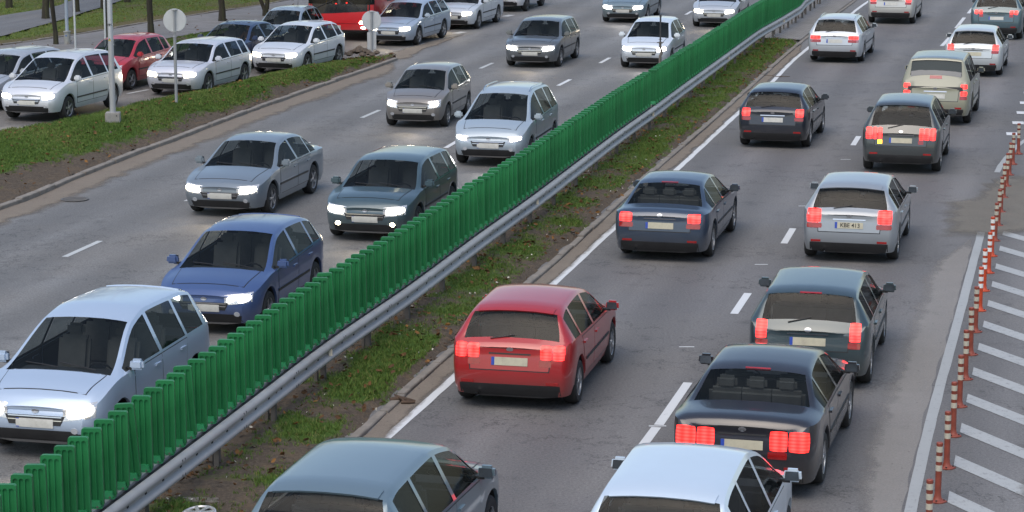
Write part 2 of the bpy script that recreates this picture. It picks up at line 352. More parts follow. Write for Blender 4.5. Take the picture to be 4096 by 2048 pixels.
for L, ss in ((LA, [(-9.92, 37.9), (-8.19, 45.12), (-6.79, 51.45), (-5.33, 58.55), (-3.85, 65.17), (-2.33, 71.03), (-.83, 77.2), (.62, 83.4), (2.05, 89.8)]), (LB, [(-8.1, 30), (-6.35, 38), (-4.62, 45.6), (-3.0, 52.4), (-1.45, 59.4), (.08, 66.6), (1.6, 72.5), (3.05, 78.7), (4.5, 85), (6.02, 91.5), (7.22, 97.1)])):
    mb = MB()
    for p in ss:
        s = L.s_of(p); a = L.at(s - .85)[0]; b = L.at(s + .85)[0]; dash_mesh(mb, a, b, .125, .010)
    mb.build('lane_marking', WHITEO if L is LA else WHITE, road_l, None)
mb = MB()
for s in np.arange(NC.s_of((-26, 41)), NC.s_of((-4, 84)), 4.4):
    a, t = NC.at(s + 1.6); n_ = np.array([t[1], -t[0]]); dash_mesh(mb, a - n_ * 1.6, a - n_ * 1.6 + t * 1.1, .12, 0.0)
mb.build('lane_marking', WHITEO, road_s, None)
mb = MB()
for a, b in [((-3.25, 83.9), (-2.95, 84.5)), ((-2.1, 88.1), (-1.8, 88.75)), ((-.95, 92.9), (-.62, 93.5)), ((-.3, 95.2), (0, 95.9)), ((.25, 97.5), (.55, 98.2)), ((.8, 99.9), (1.1, 100.6))]:
    dash_mesh(mb, a, b, .3, .012)
mb.build('merge_marking', WHITEO, road_l, None)
EDG = Line([(3.75, 23), (5.55, 30.95), (7.46, 38.9), (9.90, 49.06), (11.17, 54.37), (12.02, 57.2), (13.0, 59.9), (15, 64.0), (18, 69)], .4)
se = EDG.s_of((9.5, 47.4))
line_strip('edge_marking', EDG, 0, se - .3, .15, .006, EDGEW, parent=road_r, jitter=.008)
line_strip('edge_marking', EDG, EDG.s_of((11.17, 54.4)), EDG.S[-1] - .5, .13, .006, EDGEW, parent=road_r, jitter=.012)
mb = MB()
for i in range(-1, 16):
    s = EDG.s_of((5.30, 28.6)) + i * 1.70 + (i > 9) * .15; p, t = EDG.at(s) if s > 0 else EDG.at(0.1); n_ = np.array([t[1], -t[0]])
    d = np.array([.40, -.917]); a = p + n_ * .42; w = t * .25
    b = a + d * 4.2; k = [a - w, a + w, b + w, b - w]
    mb.add([(*q, .006) for q in k], [(0, 3, 2, 1)])
mb.build('hatch_marking', WHITEW, road_r, None)
mb = MB()
for p in ((12.9, 61.05), (13.5, 63.2), (14.05, 65.3), (14.6, 67.5), (15.2, 69.8)): dash_mesh(mb, (p[0] - .04, p[1] - .28), (p[0] + .06, p[1] + .28), .30, .010)
for p in ((12.95, 95.5), (12.55, 93.4)): dash_mesh(mb, (p[0], p[1]), (p[0] + .9, p[1] + .05), .18, .010)
mb.build('giveway_marking', WHITE, road_r, None)

# dirt lying on the asphalt: nobody could count it
def dirt(name, L, s0, s1, o0, o1, z, mat, amp, seed, fade=(1, 1)):
    S = np.arange(s0, s1, .35); P = np.array([L.at(s)[0] for s in S]); T = np.array([L.at(s)[1] for s in S]); Nn = np.stack([T[:, 1], -T[:, 0]], 1)
    env = np.minimum(1, np.minimum(S - s0, s1 - S) / 4 + .05)
    A = jit(P + Nn * o0, amp * .35, 1.3, seed); B = jit(P + Nn * (o0 + (o1 - o0) * env[:, None]), amp, .9, seed + 4)
    tot = s1 - s0
    def at(x, y, t, s):
        f0 = min(1, t / .35) if fade[0] else 1; f1 = min(1, (1 - t) / .5) if fade[1] else 1
        return max(0, min(f0, f1)) * min(1, s / 2, max(0, (tot - s)) / 2)
    return sheet(name, A, B, z, mat, 7, 'stuff', attrf=at)
ISR = Line([(-22, 12), (-18, 24), (-14.3, 37), (-10.73, 49.29), (-9.94, 53.2), (-9.08, 57.3), (-8.56, 59.4), (-7.82, 62.7), (-7.21, 65.33), (-6.42, 68.46), (-5.65, 71.48), (-5.11, 73.6), (-4.35, 76.49), (-3.79, 78.9)])
ISL = Line([(-38, 20), (-30, 33), (-21, 47.5), (-17, 54.4), (-13.5, 60.6), (-12.08, 63.34), (-11.14, 65.5), (-10.06, 67.9), (-8.63, 71.1), (-8.04, 72.9), (-6.77, 76.0), (-5.46, 78.5), (-4.4, 79.7), (-3.85, 79.2)])
dirt('gutter_dirt', ISR, 1, ISR.S[-1] + .0, .0, 1.0, .016, SANDF, .22, 1.0, (0, 1))
mb_a = np.array([(-3.9, 79.0), (-3.4, 79.2), (-3.05, 82.2), (-2.3, 85.0), (-1.7, 87.8)]); mb_b = np.array([(-4.6, 80.2), (-4.2, 81.5), (-3.6, 83.2), (-2.9, 85.2), (-1.8, 88.0)])
o = sheet('tip_dirt', jit(rs(mb_b, 40), .14, 1.2, 2), jit(rs(mb_a, 40), .14, 1.2, 7), .017, SANDF, 9, 'stuff', attrf=lambda x, y, t, s: min(1, 3.2 * t, 3.2 * (1 - t)) * min(1, max(0, 88 - y) / 2.5) + .15)
dirt('gutter_grit', KER, KER.s_of((-2.7, 28)) - 8, KER.s_of((10.4, 85)), .0, .38, .008, SANDF, .10, 5.0, (0, 1))
dirt('edge_dust', EDG, 2, se - 1, -.10, -.85, .0045, DUSTF, .12, 3.0, (0, 1))
mbp = [(8.7, 46.6), (9.35, 46.4), (10.1, 46.9), (11.0, 47.3), (11.9, 47.0), (12.6, 49), (13.2, 52), (12.2, 53.5), (11.3, 54.0), (10.6, 52.6), (10.15, 51.0), (9.75, 50.6), (9.35, 50.4), (9.05, 48.6)]
PB = jit(rs(mbp + [mbp[0]], 120)[:-1], .12, 2.0, 4); cen = PB.mean(0); mb = MB()
nb = len(PB); mb.add([(*cen, .014)] + [(*(cen + (p - cen) * .8), .013) for p in PB] + [(*(cen + (p - cen) * 1.15), .0095) for p in PB], [(0, 1 + i, 1 + (i + 1) % nb) for i in range(nb)] + [(1 + i, 1 + nb + i, 1 + nb + (i + 1) % nb, 1 + (i + 1) % nb) for i in range(nb)])
tag(mesh_obj('dirt_patch', mb.v, mb.f, GRITF, None, None, attr={'grass': [1.2] + [1] * nb + [0] * nb}), kind='stuff')
rs_ = np.random.default_rng(5)
# hatch area film of dust to the right of the posts
dirt('verge_grit', EDG, EDG.s_of((4.87, 27.7)), EDG.s_of((9, 45.5)), 1.2, 4.8, .0085, GRITF, .5, 8.0)

# ------------------------------------------------------------------ kerbs, verges, island
def kerb(name, L, s0, s1, z0, z1, w, side, seg=1.0, label=None, jag=.012):
    mb = MB(); s = s0; k = random.Random(3)
    while s < s1:
        e = min(s + seg, s1); a, t = L.at(s + .012); b, t2 = L.at(e - .012); n_ = np.array([t[1], -t[0]]) * side; j = k.uniform(-jag, jag); zz = z1 + k.uniform(-jag, jag)
        q = [a + n_ * j, b + n_ * j, b + n_ * (w + j), a + n_ * (w + j)]; c = [a + n_ * (j + .012), b + n_ * (j + .012), b + n_ * (w + j), a + n_ * (w + j)]
        vv = [(*p, z0) for p in q] + [(*p, zz - .015) for p in q] + [(*p, zz) for p in c]
        ff = [(0, 1, 5, 4), (1, 2, 6, 5), (2, 3, 7, 6), (3, 0, 4, 7), (4, 5, 9, 8), (5, 6, 10, 9), (6, 7, 11, 10), (7, 4, 8, 11), (8, 9, 10, 11)]
        mb.add(vv, ff if side < 0 else [f[::-1] for f in ff]); s = e
    o = mb.build(name, KERB, None, None); o['kind'] = 'structure'; return o
kerb('kerb', KER, 0, KER.S[-1], -.03, .055, .12, -1)
kerb('kerb', ISR, 2, ISR.S[-1], -.03, .10, .15, -1, .95)
def fbm(x, y, s, seed=0.0): return noise.noise(Vector((x * s, y * s, seed))) + .5 * noise.noise(Vector((x * s * 2.1, y * s * 2.1, seed + 5))) + .25 * noise.noise(Vector((x * s * 4.3, y * s * 4.3, seed + 9)))
# median verge between kerb and guardrail (and on to the left carriageway)
SS = np.linspace(0, KER.s_of((10.3, 85.3)), 330)
KA = np.array([KER.at(s)[0] for s in SS]) ; KT = np.array([KER.at(s)[1] for s in SS]); KN = np.stack([KT[:, 1], -KT[:, 0]], 1)
MR = KA - KN * .12; ML = KA - KN * 2.25
def med_z(x, y, t, s): return .05 * math.sin(math.pi * min(1, t * 1.2)) + .035 * fbm(x, y, 1.3) + (-.05 if t < .06 else 0)
def med_g(x, y, t, s):
    far = min(1, max(0, (y - 30) / 45)); b = fbm(x, y, .75, 3.0)
    return max(0, min(1, .42 + .20 * far + .62 * b - (.16 if t > .55 else 0) + (.30 if .1 < t < .5 and 33 < y < 37 else 0) - (.35 if t < .10 else 0) - (.18 if t > .62 else 0)))
sheet('median_verge', MR, ML, .045, SOIL, 22, 'structure', zf=med_z, attrf=med_g)
SS2 = np.linspace(KER.s_of((10.3, 85.3)) + .02, KER.S[-1] - 1, 90)
K2 = np.array([KER.at(s)[0] for s in SS2]); T2 = np.array([KER.at(s)[1] for s in SS2]); N2 = np.stack([T2[:, 1], -T2[:, 0]], 1)
wide = np.clip(2.4 + (SS2 - SS2[0]) * .05, 2.4, 5)[:, None]
sheet('paved_median', K2 - N2 * .12, K2 - N2 * wide, .075, PAVER, 6)
# grass island between the carriageway and the slip road
IS_n = 260
RA = rs(ISR.off(-.14)[8:], IS_n); LA_ = rs(ISL.P[8:], IS_n)
def isl_z(x, y, t, s):
    return .30 * math.sin(math.pi * min(1, .12 + t * .95)) * min(1, (t + .06) / .22) * max(.35, min(1, (79.5 - y) / 6)) + .05 * fbm(x, y, 1.1, 2) * (0.2 + min(1, t * 5)) + (.06 * fbm(x, y, 3.2, 8) if t < .3 else 0)
def isl_g(x, y, t, s):
    e = fbm(x, y, .8, 4.0); edge = .12 + .06 * fbm(x, y, .35, 7) + (.07 if y < 54 else 0)
    return max(0, min(1, (t - edge) * 5.5 + .42 + .38 * e)) * (1 if y < 76.8 else max(0, (79.2 - y) / 2.6))
isl = sheet('island_verge', RA, LA_, .055, SOIL, 40, 'structure', zf=isl_z, attrf=isl_g)
# pavement, path and lawn beyond the slip road
PVT = [(-34, 62), (-26, 71.5), (-21, 78.2), (-17.79, 82.77), (-16.75, 84.71), (-15.88, 86.59), (-14.98, 88.72), (-14.00, 91.44), (-12.75, 94.4), (-10.58, 99.0), (-9.6, 101.9), (-7, 110), (-3, 124)]
PVL = [(-31.5, 60), (-24.5, 69), (-19.6, 75.6), (-16.4, 79.6), (-14.9, 81.2), (-13.9, 82.6), (-12.6, 84.9), (-11.2, 88.0), (-9.9, 91.5), (-7.9, 97), (-6.6, 102), (-4.4, 110), (0, 123)]
SLK = NC.off(-5.45); SLI = SLK[(SLK[:, 1] > 40) & (SLK[:, 1] < 124)]
sheet('pavement', rs(PVT, 90), rs(PVL, 90), .10, SLABS, 8)
kerb('kerb', Line(PVT), .5, Line(PVT).S[-1], 0, .14, .10, -1, 1.0)
def vz(x, y, t, s): return .03 * fbm(x, y, .9, 6)
sheet('tree_verge', rs(PVL, 120), rs(np.array([p for p in SLI]), 120), .07, SOIL, 10, 'structure', zf=vz, attrf=lambda x, y, t, s: max(0, min(1, .5 + .5 * fbm(x, y, .7, 1))))
kerb('kerb', Line(SLI, 1.0), .5, Line(SLI).S[-1] - 1, -.03, .12, .15, -1, 1.0)
PLOW = [(-26, 80), (-21.5, 84), (-18.44, 85.86), (-18.0, 89.2), (-17.4, 93.0), (-17.2, 96.0), (-16.9, 98.35), (-16.5, 103.35), (-15, 112), (-12, 128)]
PUP = [(-29, 88), (-24.5, 91), (-20.6, 93.29), (-19.7, 95.9), (-19.0, 97.8), (-18.8, 99.5), (-18.8, 101), (-18.6, 104.5), (-17.5, 113), (-14.5, 128)]
def on_path(p):
    yy = p[1]
    a = np.interp(yy, [q[1] for q in PUP], [q[0] for q in PUP]); b = np.interp(yy, [q[1] for q in PLOW], [q[0] for q in PLOW])
    return a - .05 < p[0] < b + .05 or (p[0] < -20.2 and 92.0 + (-21.5 - p[0]) * .35 < yy < 94.4 + (-20.4 - p[0]) * .42)
LT = rs(PVT, 120) + np.array([-.12, .03]); UP = LT + np.array([-46, 44])
def lawn_z(x, y, t, s): return -.10 if on_path((x, y)) else .04 * fbm(x, y, .6, 5)
def lawn_g(x, y, t, s): return max(0, min(1, .60 + .42 * fbm(x, y, .45, 2) - (.45 if t < .012 else 0)))
sheet('lawn', LT, UP, .12, LAWN, 110, 'structure', zf=lawn_z, attrf=lawn_g)
PLOW = [(-26, 80), (-21.5, 84), (-18.44, 85.86), (-18.0, 89.2), (-17.4, 93.0), (-17.2, 96.0), (-16.9, 98.35), (-16.5, 103.35), (-15, 112), (-12, 128)]
PUP = [(-29, 88), (-24.5, 91), (-20.6, 93.29), (-19.7, 95.9), (-19.0, 97.8), (-18.8, 99.5), (-18.8, 101), (-18.6, 104.5), (-17.5, 113), (-14.5, 128)]
sheet('path', rs(PUP, 70), rs(PLOW, 70), .115, PATHM, 6)
PU2 = [(-21.5, 92.2), (-25, 93.5), (-32, 95)]; PU3 = [(-20.4, 94.2), (-24, 95.8), (-32, 98)]
sheet('path', rs(PU3, 30), rs(PU2, 30), .112, PATHM, 5)

# ------------------------------------------------------------------ grass blades and fallen leaves (stuff)
def blade_mat(name, c1, c2, c3):
    m, N = newmat(name); a = N('ShaderNodeAttribute', attribute_name='tint').outputs['Fac']
    c = ramp(N, a, [(0, c1), (.6, c2), (1, c3)])
    b = finish(N, c, .75, spec=.2); return m
BL = blade_mat('grass_blades', (.056, .105, .020), (.105, .172, .034), (.21, .185, .075)); BLL = blade_mat('lawn_blades', (.080, .125, .022), (.130, .180, .034), (.20, .18, .07))
LEAF = blade_mat('fallen_leaf_litter', (.060, .036, .020), (.130, .066, .026), (.30, .155, .045))
def scatter(name, pts, h0, h1, w, mat, tuft=5, lean=.5, spread=.03, tintf=None):
    """pts: array of x,y,z,grass ; grows a tuft of bent blades on each"""
    n = len(pts) * tuft; P = np.repeat(pts, tuft, 0); ang = RNG.uniform(0, 2 * np.pi, n); hh = RNG.uniform(h0, h1, n) * (.6 + .5 * P[:, 3]); r = RNG.uniform(0, spread, n); a2 = RNG.uniform(0, 2 * np.pi, n)
    bx = P[:, 0] + r * np.cos(a2); by = P[:, 1] + r * np.sin(a2); bz = P[:, 2] - .01
    ww = w * RNG.uniform(.6, 1.3, n); dx = np.cos(ang) * ww / 2; dy = np.sin(ang) * ww / 2
    lx = RNG.normal(0, lean, n) * hh; ly = RNG.normal(0, lean, n) * hh
    V = np.empty((n, 5, 3), np.float32)
    V[:, 0] = np.stack([bx - dx, by - dy, bz], 1); V[:, 1] = np.stack([bx + dx, by + dy, bz], 1)
    V[:, 2] = np.stack([bx + dx * .8 + lx * .4, by + dy * .8 + ly * .4, bz + hh * .6], 1); V[:, 3] = np.stack([bx - dx * .8 + lx * .4, by - dy * .8 + ly * .4, bz + hh * .6], 1)
    V[:, 4] = np.stack([bx + lx, by + ly, bz + hh], 1)
    me = bpy.data.meshes.new(name); me.vertices.add(n * 5); me.vertices.foreach_set('co', V.ravel())
    b = (np.arange(n) * 5)[:, None]; lp = np.concatenate([b + [0, 1, 2, 3], b + [3, 2, 4]], 1).astype(np.int32).ravel()
    me.loops.add(n * 7); me.loops.foreach_set('vertex_index', lp); me.polygons.add(n * 2)
    st = (np.arange(n)[:, None] * 7 + [0, 4]).astype(np.int32).ravel(); me.polygons.foreach_set('loop_start', st)
    t = np.clip(RNG.normal(.44, .26, n) + (tintf(P) if tintf is not None else 0), 0, 1); a = me.attributes.new('tint', 'FLOAT', 'POINT'); a.data.foreach_set('value', np.repeat(t, 5).astype(np.float32))
    me.materials.append(mat); me.update(calc_edges=True); me.validate()
    return tag(link(bpy.data.objects.new(name, me)), kind='stuff')
def sample_strip(A, B, zf, gf, z0, n, pw=1.5, ymin=24, ymax=110):
    out = []; A = np.asarray(A); B = np.asarray(B); S = np.concatenate([[0], np.cumsum(np.linalg.norm(np.diff((A + B) / 2, axis=0), axis=1))])
    m = len(A) - 1
    i = RNG.random(n) * m; t = RNG.random(n)
    for q, tt in zip(i, t):
        k = int(q); f = q - k; a = A[k] * (1 - f) + A[k + 1] * f; b = B[k] * (1 - f) + B[k + 1] * f; p = a * (1 - tt) + b * tt
        if p[1] < ymin or p[1] > ymax or abs(p[0]) > p[1] * .25 + 1.5: continue
        s = S[k]; g_ = gf(p[0], p[1], tt, s) + .18 * noise.noise(Vector((p[0] * 5, p[1] * 5, 1)))
        if g_ <= .12 or random.random() > min(1, g_ ** pw * 1.6): continue
        out.append((p[0], p[1], z0 + zf(p[0], p[1], tt, s), min(1, g_)))
    return np.array(out)
pm = sample_strip(MR, ML, med_z, med_g, .05, 52000, 1.6, 24, 87)
scatter('median_grass', pm, .025, .085, .010, BL, 6, .45, .045)
pi_ = sample_strip(RA, LA_, isl_z, isl_g, .055, 90000, 1.3, 44, 80)
scatter('island_grass', pi_, .03, .085, .012, BL, 6, .5, .05, tintf=lambda P: .14 * np.sin(P[:, 0] * 1.7 + P[:, 1] * .9) - .03)
pl = sample_strip(LT, UP, lawn_z, lawn_g, .12, 160000, 1.0, 74, 106)
pl = pl[[not any(True for _ in ()) for p in pl]]
pl = np.array([p for p in pl if not on_path(p)])
scatter('lawn_grass', pl, .03, .09, .016, BLL, 4, .5, .06, tintf=lambda P: .10 * np.clip((P[:, 1] - 84) / 8, -1, 1.6))
pv = sample_strip(rs(PVL, 120), rs(SLI, 120), vz, lambda x, y, t, s: max(0, min(1, .55 + .5 * fbm(x, y, .7, 1))), .07, 26000, 1.0, 60, 100)
scatter('verge_grass', pv, .04, .1, .014, BL, 5, .45, .05)
def litter(name, pts, s0, s1, mat, tint=None):
    n = len(pts); V = np.empty((n, 6, 3), np.float32); T = np.empty(n)
    for i, p in enumerate(pts):
        s = random.uniform(s0, s1); q = Matrix.Rotation(random.uniform(0, 6.28), 3, 'Z') @ Matrix.Rotation(random.gauss(0, .5), 3, 'X') @ Matrix.Rotation(random.gauss(0, .5), 3, 'Y')
        for k, (a, b, c) in enumerate(((-.5, 0, .1), (-.15, -.42, 0), (.35, -.3, .12), (.62, 0, 0), (.3, .34, .14), (-.2, .4, 0))):
            v = q @ Vector((a * s, b * s * .8, c * s)); V[i, k] = (p[0] + v.x, p[1] + v.y, p[2] + max(v.z, -.02) + .02)
    T = np.clip(RNG.beta(1.6, 2.4, n) if tint is None else RNG.normal(tint, .15, n), 0, 1)
    me = bpy.data.meshes.new(name); me.from_pydata(V.reshape(-1, 3), [], [tuple(range(i * 6, i * 6 + 6)) for i in range(n)])
    a = me.attributes.new('tint', 'FLOAT', 'POINT'); a.data.foreach_set('value', np.repeat(T, 6).astype(np.float32)); me.materials.append(mat)
    return tag(link(bpy.data.objects.new(name, me)), kind='stuff')
def some(A, B, zf, z0, n, dens, ymin, ymax):
    return [(p[0], p[1], p[2] + .03) for p in sample_strip(A, B, zf, dens, z0, n, 1.0, ymin, ymax)]
litter('fallen_leaves', some(RA, LA_, isl_z, .06, 2600, lambda x, y, t, s: .35 + .6 * fbm(x, y, .5, 12) + (.25 if y < 60 else 0), 44, 80)
       + some(MR, ML, med_z, .05, 4200, lambda x, y, t, s: .28 + .5 * fbm(x, y, .6, 15) + (.25 if t > .45 else 0), 24, 86)
       + some(LT, UP, lawn_z, .13, 5200, lambda x, y, t, s: .25 + .6 * fbm(x, y, .3, 17) + (.5 if t < .03 else 0), 74, 106)
       + some(rs(PVT, 90), rs(PVL, 90), lambda *a: 0, .10, 420, lambda *a: .3, 70, 104), .045, .11, LEAF)
litter('verge_litter', some(MR, ML, med_z, .05, 900, lambda x, y, t, s: .3, 24, 60), .02, .05, plain('pale_scraps', (.5, .48, .42), .8, var=.4))
clods = MB()
for p in some(RA, LA_, isl_z, .02, 1500, lambda x, y, t, s: (.9 if .02 < t < .26 else 0), 44, 80):
    r = random.uniform(.02, .07); clods.lathe([(r * .3, -.4 * r), (r, 0), (r * .7, r * .5), (r * .2, r * .75)], (p[0], p[1], p[2] - .02), 5)
for p in some(MR, ML, med_z, .02, 700, lambda x, y, t, s: .5, 24, 60):
    r = random.uniform(.008, .025); clods.lathe([(r * .3, -.4 * r), (r, 0), (r * .7, r * .5), (r * .2, r * .75)], (p[0], p[1], p[2] - .02), 5)
for k in range(70):
    a = random.uniform(0, 6.28); d = abs(random.gauss(0, .3)); r = random.uniform(.05, .14)
    clods.lathe([(r * .3, -.4 * r), (r, 0), (r * .7, r * .5), (r * .2, r * .75)], (-5.05 + d * math.cos(a), 78.9 + d * math.sin(a), .22 + max(0, .18 - d * .5)), 6)
tag(clods.build('soil_clods', plain('clod_earth', (.085, .066, .05), .95, var=.5, scale=20), None, 60), kind='stuff')

# ------------------------------------------------------------------ guardrail
def sweep(mb, L, s0, s1, prof, step=.6, mi=0, zadd=None, closed=False):
    """prof: list of (offset to the right, z)"""
    S = np.append(np.arange(s0, s1, step), s1); n = len(prof); v = []
    for s in S:
        p, t = L.at(s); nn = np.array([t[1], -t[0]]); t_ = nn / np.linalg.norm(nn); dz = zadd(s) if zadd else 0
        for o_, z in prof: v.append((p[0] + t_[0] * o_, p[1] + t_[1] * o_, z + dz))
    f = []
    for i in range(len(S) - 1):
        for k in range(n if closed else n - 1):
            a = i * n + k; b = i * n + (k + 1) % n; f.append((a, b, b + n, a + n))
    if closed: f += [tuple(range(n)), tuple(range(len(v) - 1, len(v) - n - 1, -1))]
    mb.add(v, f, mi); return S
RAILM = plain('weathered_zinc', (.40, .395, .385), .5, .1, var=.14, scale=1.3, dirt=(.27, .25, .23))
POSTM = plain('post_zinc', (.13, .115, .10), .7, .1, var=.3, scale=5, dirt=(.09, .07, .055))
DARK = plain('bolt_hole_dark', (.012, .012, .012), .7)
gr = tag(empty('guardrail', (*PST.at(3)[0], 0)), 'grey steel crash barrier on short posts between the median grass and the green slats', 'guardrail')
def under(parent, o):
    o.parent = parent; o.matrix_parent_inverse = Matrix.Translation(-Vector(parent.location)) if parent.rotation_euler.z == 0 else (Matrix.Translation(parent.location) @ Matrix.Rotation(parent.rotation_euler.z, 4, 'Z')).inverted(); return o
s_end = PST.s_of((12.94, 100.5)); s_beg = PST.s_of((-5.6, 21.2))
WP = [(.035, .325), (.05, .335), (.095, .365), (.118, .385), (.118, .425), (.09, .45), (.055, .475), (.055, .505), (.09, .53), (.118, .55), (.122, .585), (.110, .62), (.075, .645), (.045, .650), (.04, .64), (.07, .63), (.10, .60)]
rise = lambda s: .07 * min(1, max(0, (s - PST.s_of((11.2, 93.2))) / 1.2)) - .02 * min(1, max(0, (s - PST.s_of((10.6, 90.5))) / 2))
mb = MB(); sweep(mb, PST, s_beg - 4, s_end + 6, WP, .5, 0, rise)
s = s_beg
while s < s_end:                                           # slots and bolt heads in the trough, splices every third post
    for k in range(4):
        p, t = PST.at(s + k * .57 + .2); a = math.atan2(t[1], t[0]); n_ = np.array([t[1], -t[0]])
        mb.box((*(p + n_ * .056), .49 + rise(s)), (.05, .012, .022), a, 1)
    p, t = PST.at(s + .1); n_ = np.array([t[1], -t[0]]); a = math.atan2(t[1], t[0])
    for dz, oo in ((.592, .121), (.405, .119)):
        for dx in (0, .09): q, _ = PST.at(s + .1 + dx); mb.box((*(q + n_ * oo), dz + rise(s)), (.008, .006, .032), a, 1)
    s += 2.31
under(gr, mb.build('rail', [RAILM, DARK], None, 50))
pb = MB()                                                  # one sigma post, copied
pb.box((0, -.035, .25), (.075, .006, .66)); pb.box((-.036, -.005, .25), (.006, .066, .66)); pb.box((.036, -.005, .25), (.006, .066, .66)); pb.box((.026, .029, .25), (.022, .006, .66)); pb.box((-.026, .029, .25), (.022, .006, .66)); pb.box((0, .0, .49), (.06, .09, .10))
post0 = pb.build('post', POSTM, None)
PP = [(-4.35, 27.1), (-3.77, 29.46), (-3.27, 31.73), (-2.77, 34.07), (-2.24, 36.20), (-1.72, 38.30), (-1.21, 40.54), (-.69, 42.83), (-.17, 45.04), (.35, 47.21), (.87, 49.44), (1.40, 51.9), (1.93, 54.3), (2.51, 56.83), (3.05, 59.13), (3.55, 61.24), (4.08, 63.58), (4.59, 65.8), (5.09, 67.90), (5.61, 70.18), (6.16, 72.5), (6.68, 74.7), (7.2, 76.9), (7.75, 79.4), (8.3, 81.8), (8.85, 84.1), (9.43, 86.2), (9.85, 87.64), (10.37, 89.66), (10.90, 91.77), (11.41, 93.9), (11.72, 95.40), (12.11, 97.04), (12.44, 98.35), (12.94, 100.49), (13.44, 102.7)]
for i, p in enumerate(PP):
    o = post0 if i == 0 else link(post0.copy()); t = PST.dir_at(p); o.location = (*p, 0); o.rotation_euler = (0, R(random.uniform(-1.5, 1.5)) + (R(9) if i in (28, 29) else 0), math.atan2(t[1], t[0])); under(gr, o)
rb = MB(); rb.box((0, -.003, 0), (.055, .006, .10), 0, 0, .002); rb.box((-.02, .03, 0), (.006, .06, .05), 0, 1)
rf0 = rb.build('reflector', [plain('reflector_cream', (.70, .62, .48), .3, coat=1), BLACK], None)
for i, p in enumerate([(-2.60, 34.10), (.47, 47.57), (3.67, 61.21), (6.81, 74.91), (9.95, 87.9), (-5.75, 20.3)]):
    o = rf0 if i == 0 else link(rf0.copy()); s = PST.s_of(p); q, t = PST.at(s); n_ = np.array([t[1], -t[0]]); q = q + n_ * .105; o.location = (*q, .50); o.rotation_euler = (0, 0, math.atan2(t[1], t[0]) - math.pi / 2 + .12); under(gr, o)

# ------------------------------------------------------------------ green anti-glare fence in two runs
SG = plain('green_plastic', (.016, .160, .052), .42, var=.16, scale=3, dirt=(.042, .138, .068), rnd=.13, spec=.4)
SGF = plain('green_plastic_foot', (.025, .23, .085), .42, var=.16, rnd=.13)
def slat_mesh():
    mb = MB(); h = .91; w = .228
    out = []                                               # rounded outline of the back plate
    for cx, cz, a0 in ((w / 2 - .032, h - .028, 0), (-w / 2 + .032, h - .028, 90)):
        for k in range(6):
            a = R(a0 + 18 * k); out.append((cx + .032 * math.cos(a), cz + .028 * math.sin(a)))
    out += [(-w / 2, .06), (-w / 2 + .02, .02), (w / 2 - .02, .02), (w / 2, .06)]
    n = len(out); v = [(x, .012, z) for x, z in out] + [(x, -.012, z) for x, z in out]
    f = [tuple(range(n)), tuple(range(2 * n - 1, n - 1, -1))] + [(i, n + i, n + (i + 1) % n, (i + 1) % n) for i in range(n)]
    mb.add(v, f)
    # raised border and ribs leave three rounded-top flutes on either face
    for sgn in (-1, 1):
        y0, y1 = sgn * .0118, sgn * .030
        holes = [(-.090, -.040), (-.024, .024), (.040, .090)]; zt = h - .05
        xs = [-w / 2] + [x for hh in holes for x in hh] + [w / 2]
        def slab(poly):
            k = len(poly); c = Vector((sum(p[0] for p in poly) / k, sum(p[1] for p in poly) / k)); s_ = [(c.x + (p[0] - c.x) * .985, c.y + (p[1] - c.y) * .998) for p in poly]
            vv = [(x, y0, z) for x, z in poly] + [(x, y1, z) for x, z in s_]; ff = [tuple(range(k, 2 * k))] + [(i, (i + 1) % k, k + (i + 1) % k, k + i) for i in range(k)]
            mb.add(vv, ff if sgn > 0 else [q[::-1] for q in ff])
        for i in range(0, 8, 2): slab([(xs[i], .03), (xs[i + 1], .03), (xs[i + 1], zt - .012), (xs[i], zt - .012)])
        arch = []
        for i in range(4):
            a, b = xs[i * 2], xs[i * 2 + 1]; arch += [(a, zt - .012), (b, zt - .012)]
            if i < 3:
                q0, q1 = xs[i * 2 + 1], xs[i * 2 + 2]; r = (q1 - q0) / 2
                arch += [((q0 + q1) / 2 - r * math.cos(R(t)), zt - .012 + min(r, .02) * math.sin(R(t))) for t in (30, 60, 90, 120, 150)]
        top = [p for p in out if p[1] > h - .029][:12]
        slab(arch + [(x, z) for x, z in top])
    me = mb.build('slat', SG, None, 30); return me
def slat_foot(): 
    mb = MB(); mb.box((.015, -.035, .045), (.15, .10, .07), 0, 0, .008, taper=.82); mb.box((.0, -.02, .004), (.20, .13, .010)); mb.box((-.07, -.03, .10), (.022, .03, .19), 0, 0, .004, taper=.6); mb.lathe([(.014, 0), (.014, .02)], (.05, -.075, .01), 8, 1); return mb.build('foot', [SGF, POSTM], None)
slat0 = slat_mesh(); foot0 = slat_foot(); slatme, footme = slat0.data, foot0.data
bpy.data.objects.remove(slat0); bpy.data.objects.remove(foot0)
CH = [(-.165, .60), (-.165, .675), (-.02, .675), (-.02, .60), (-.035, .60), (-.035, .66), (-.15, .66), (-.15, .60)]
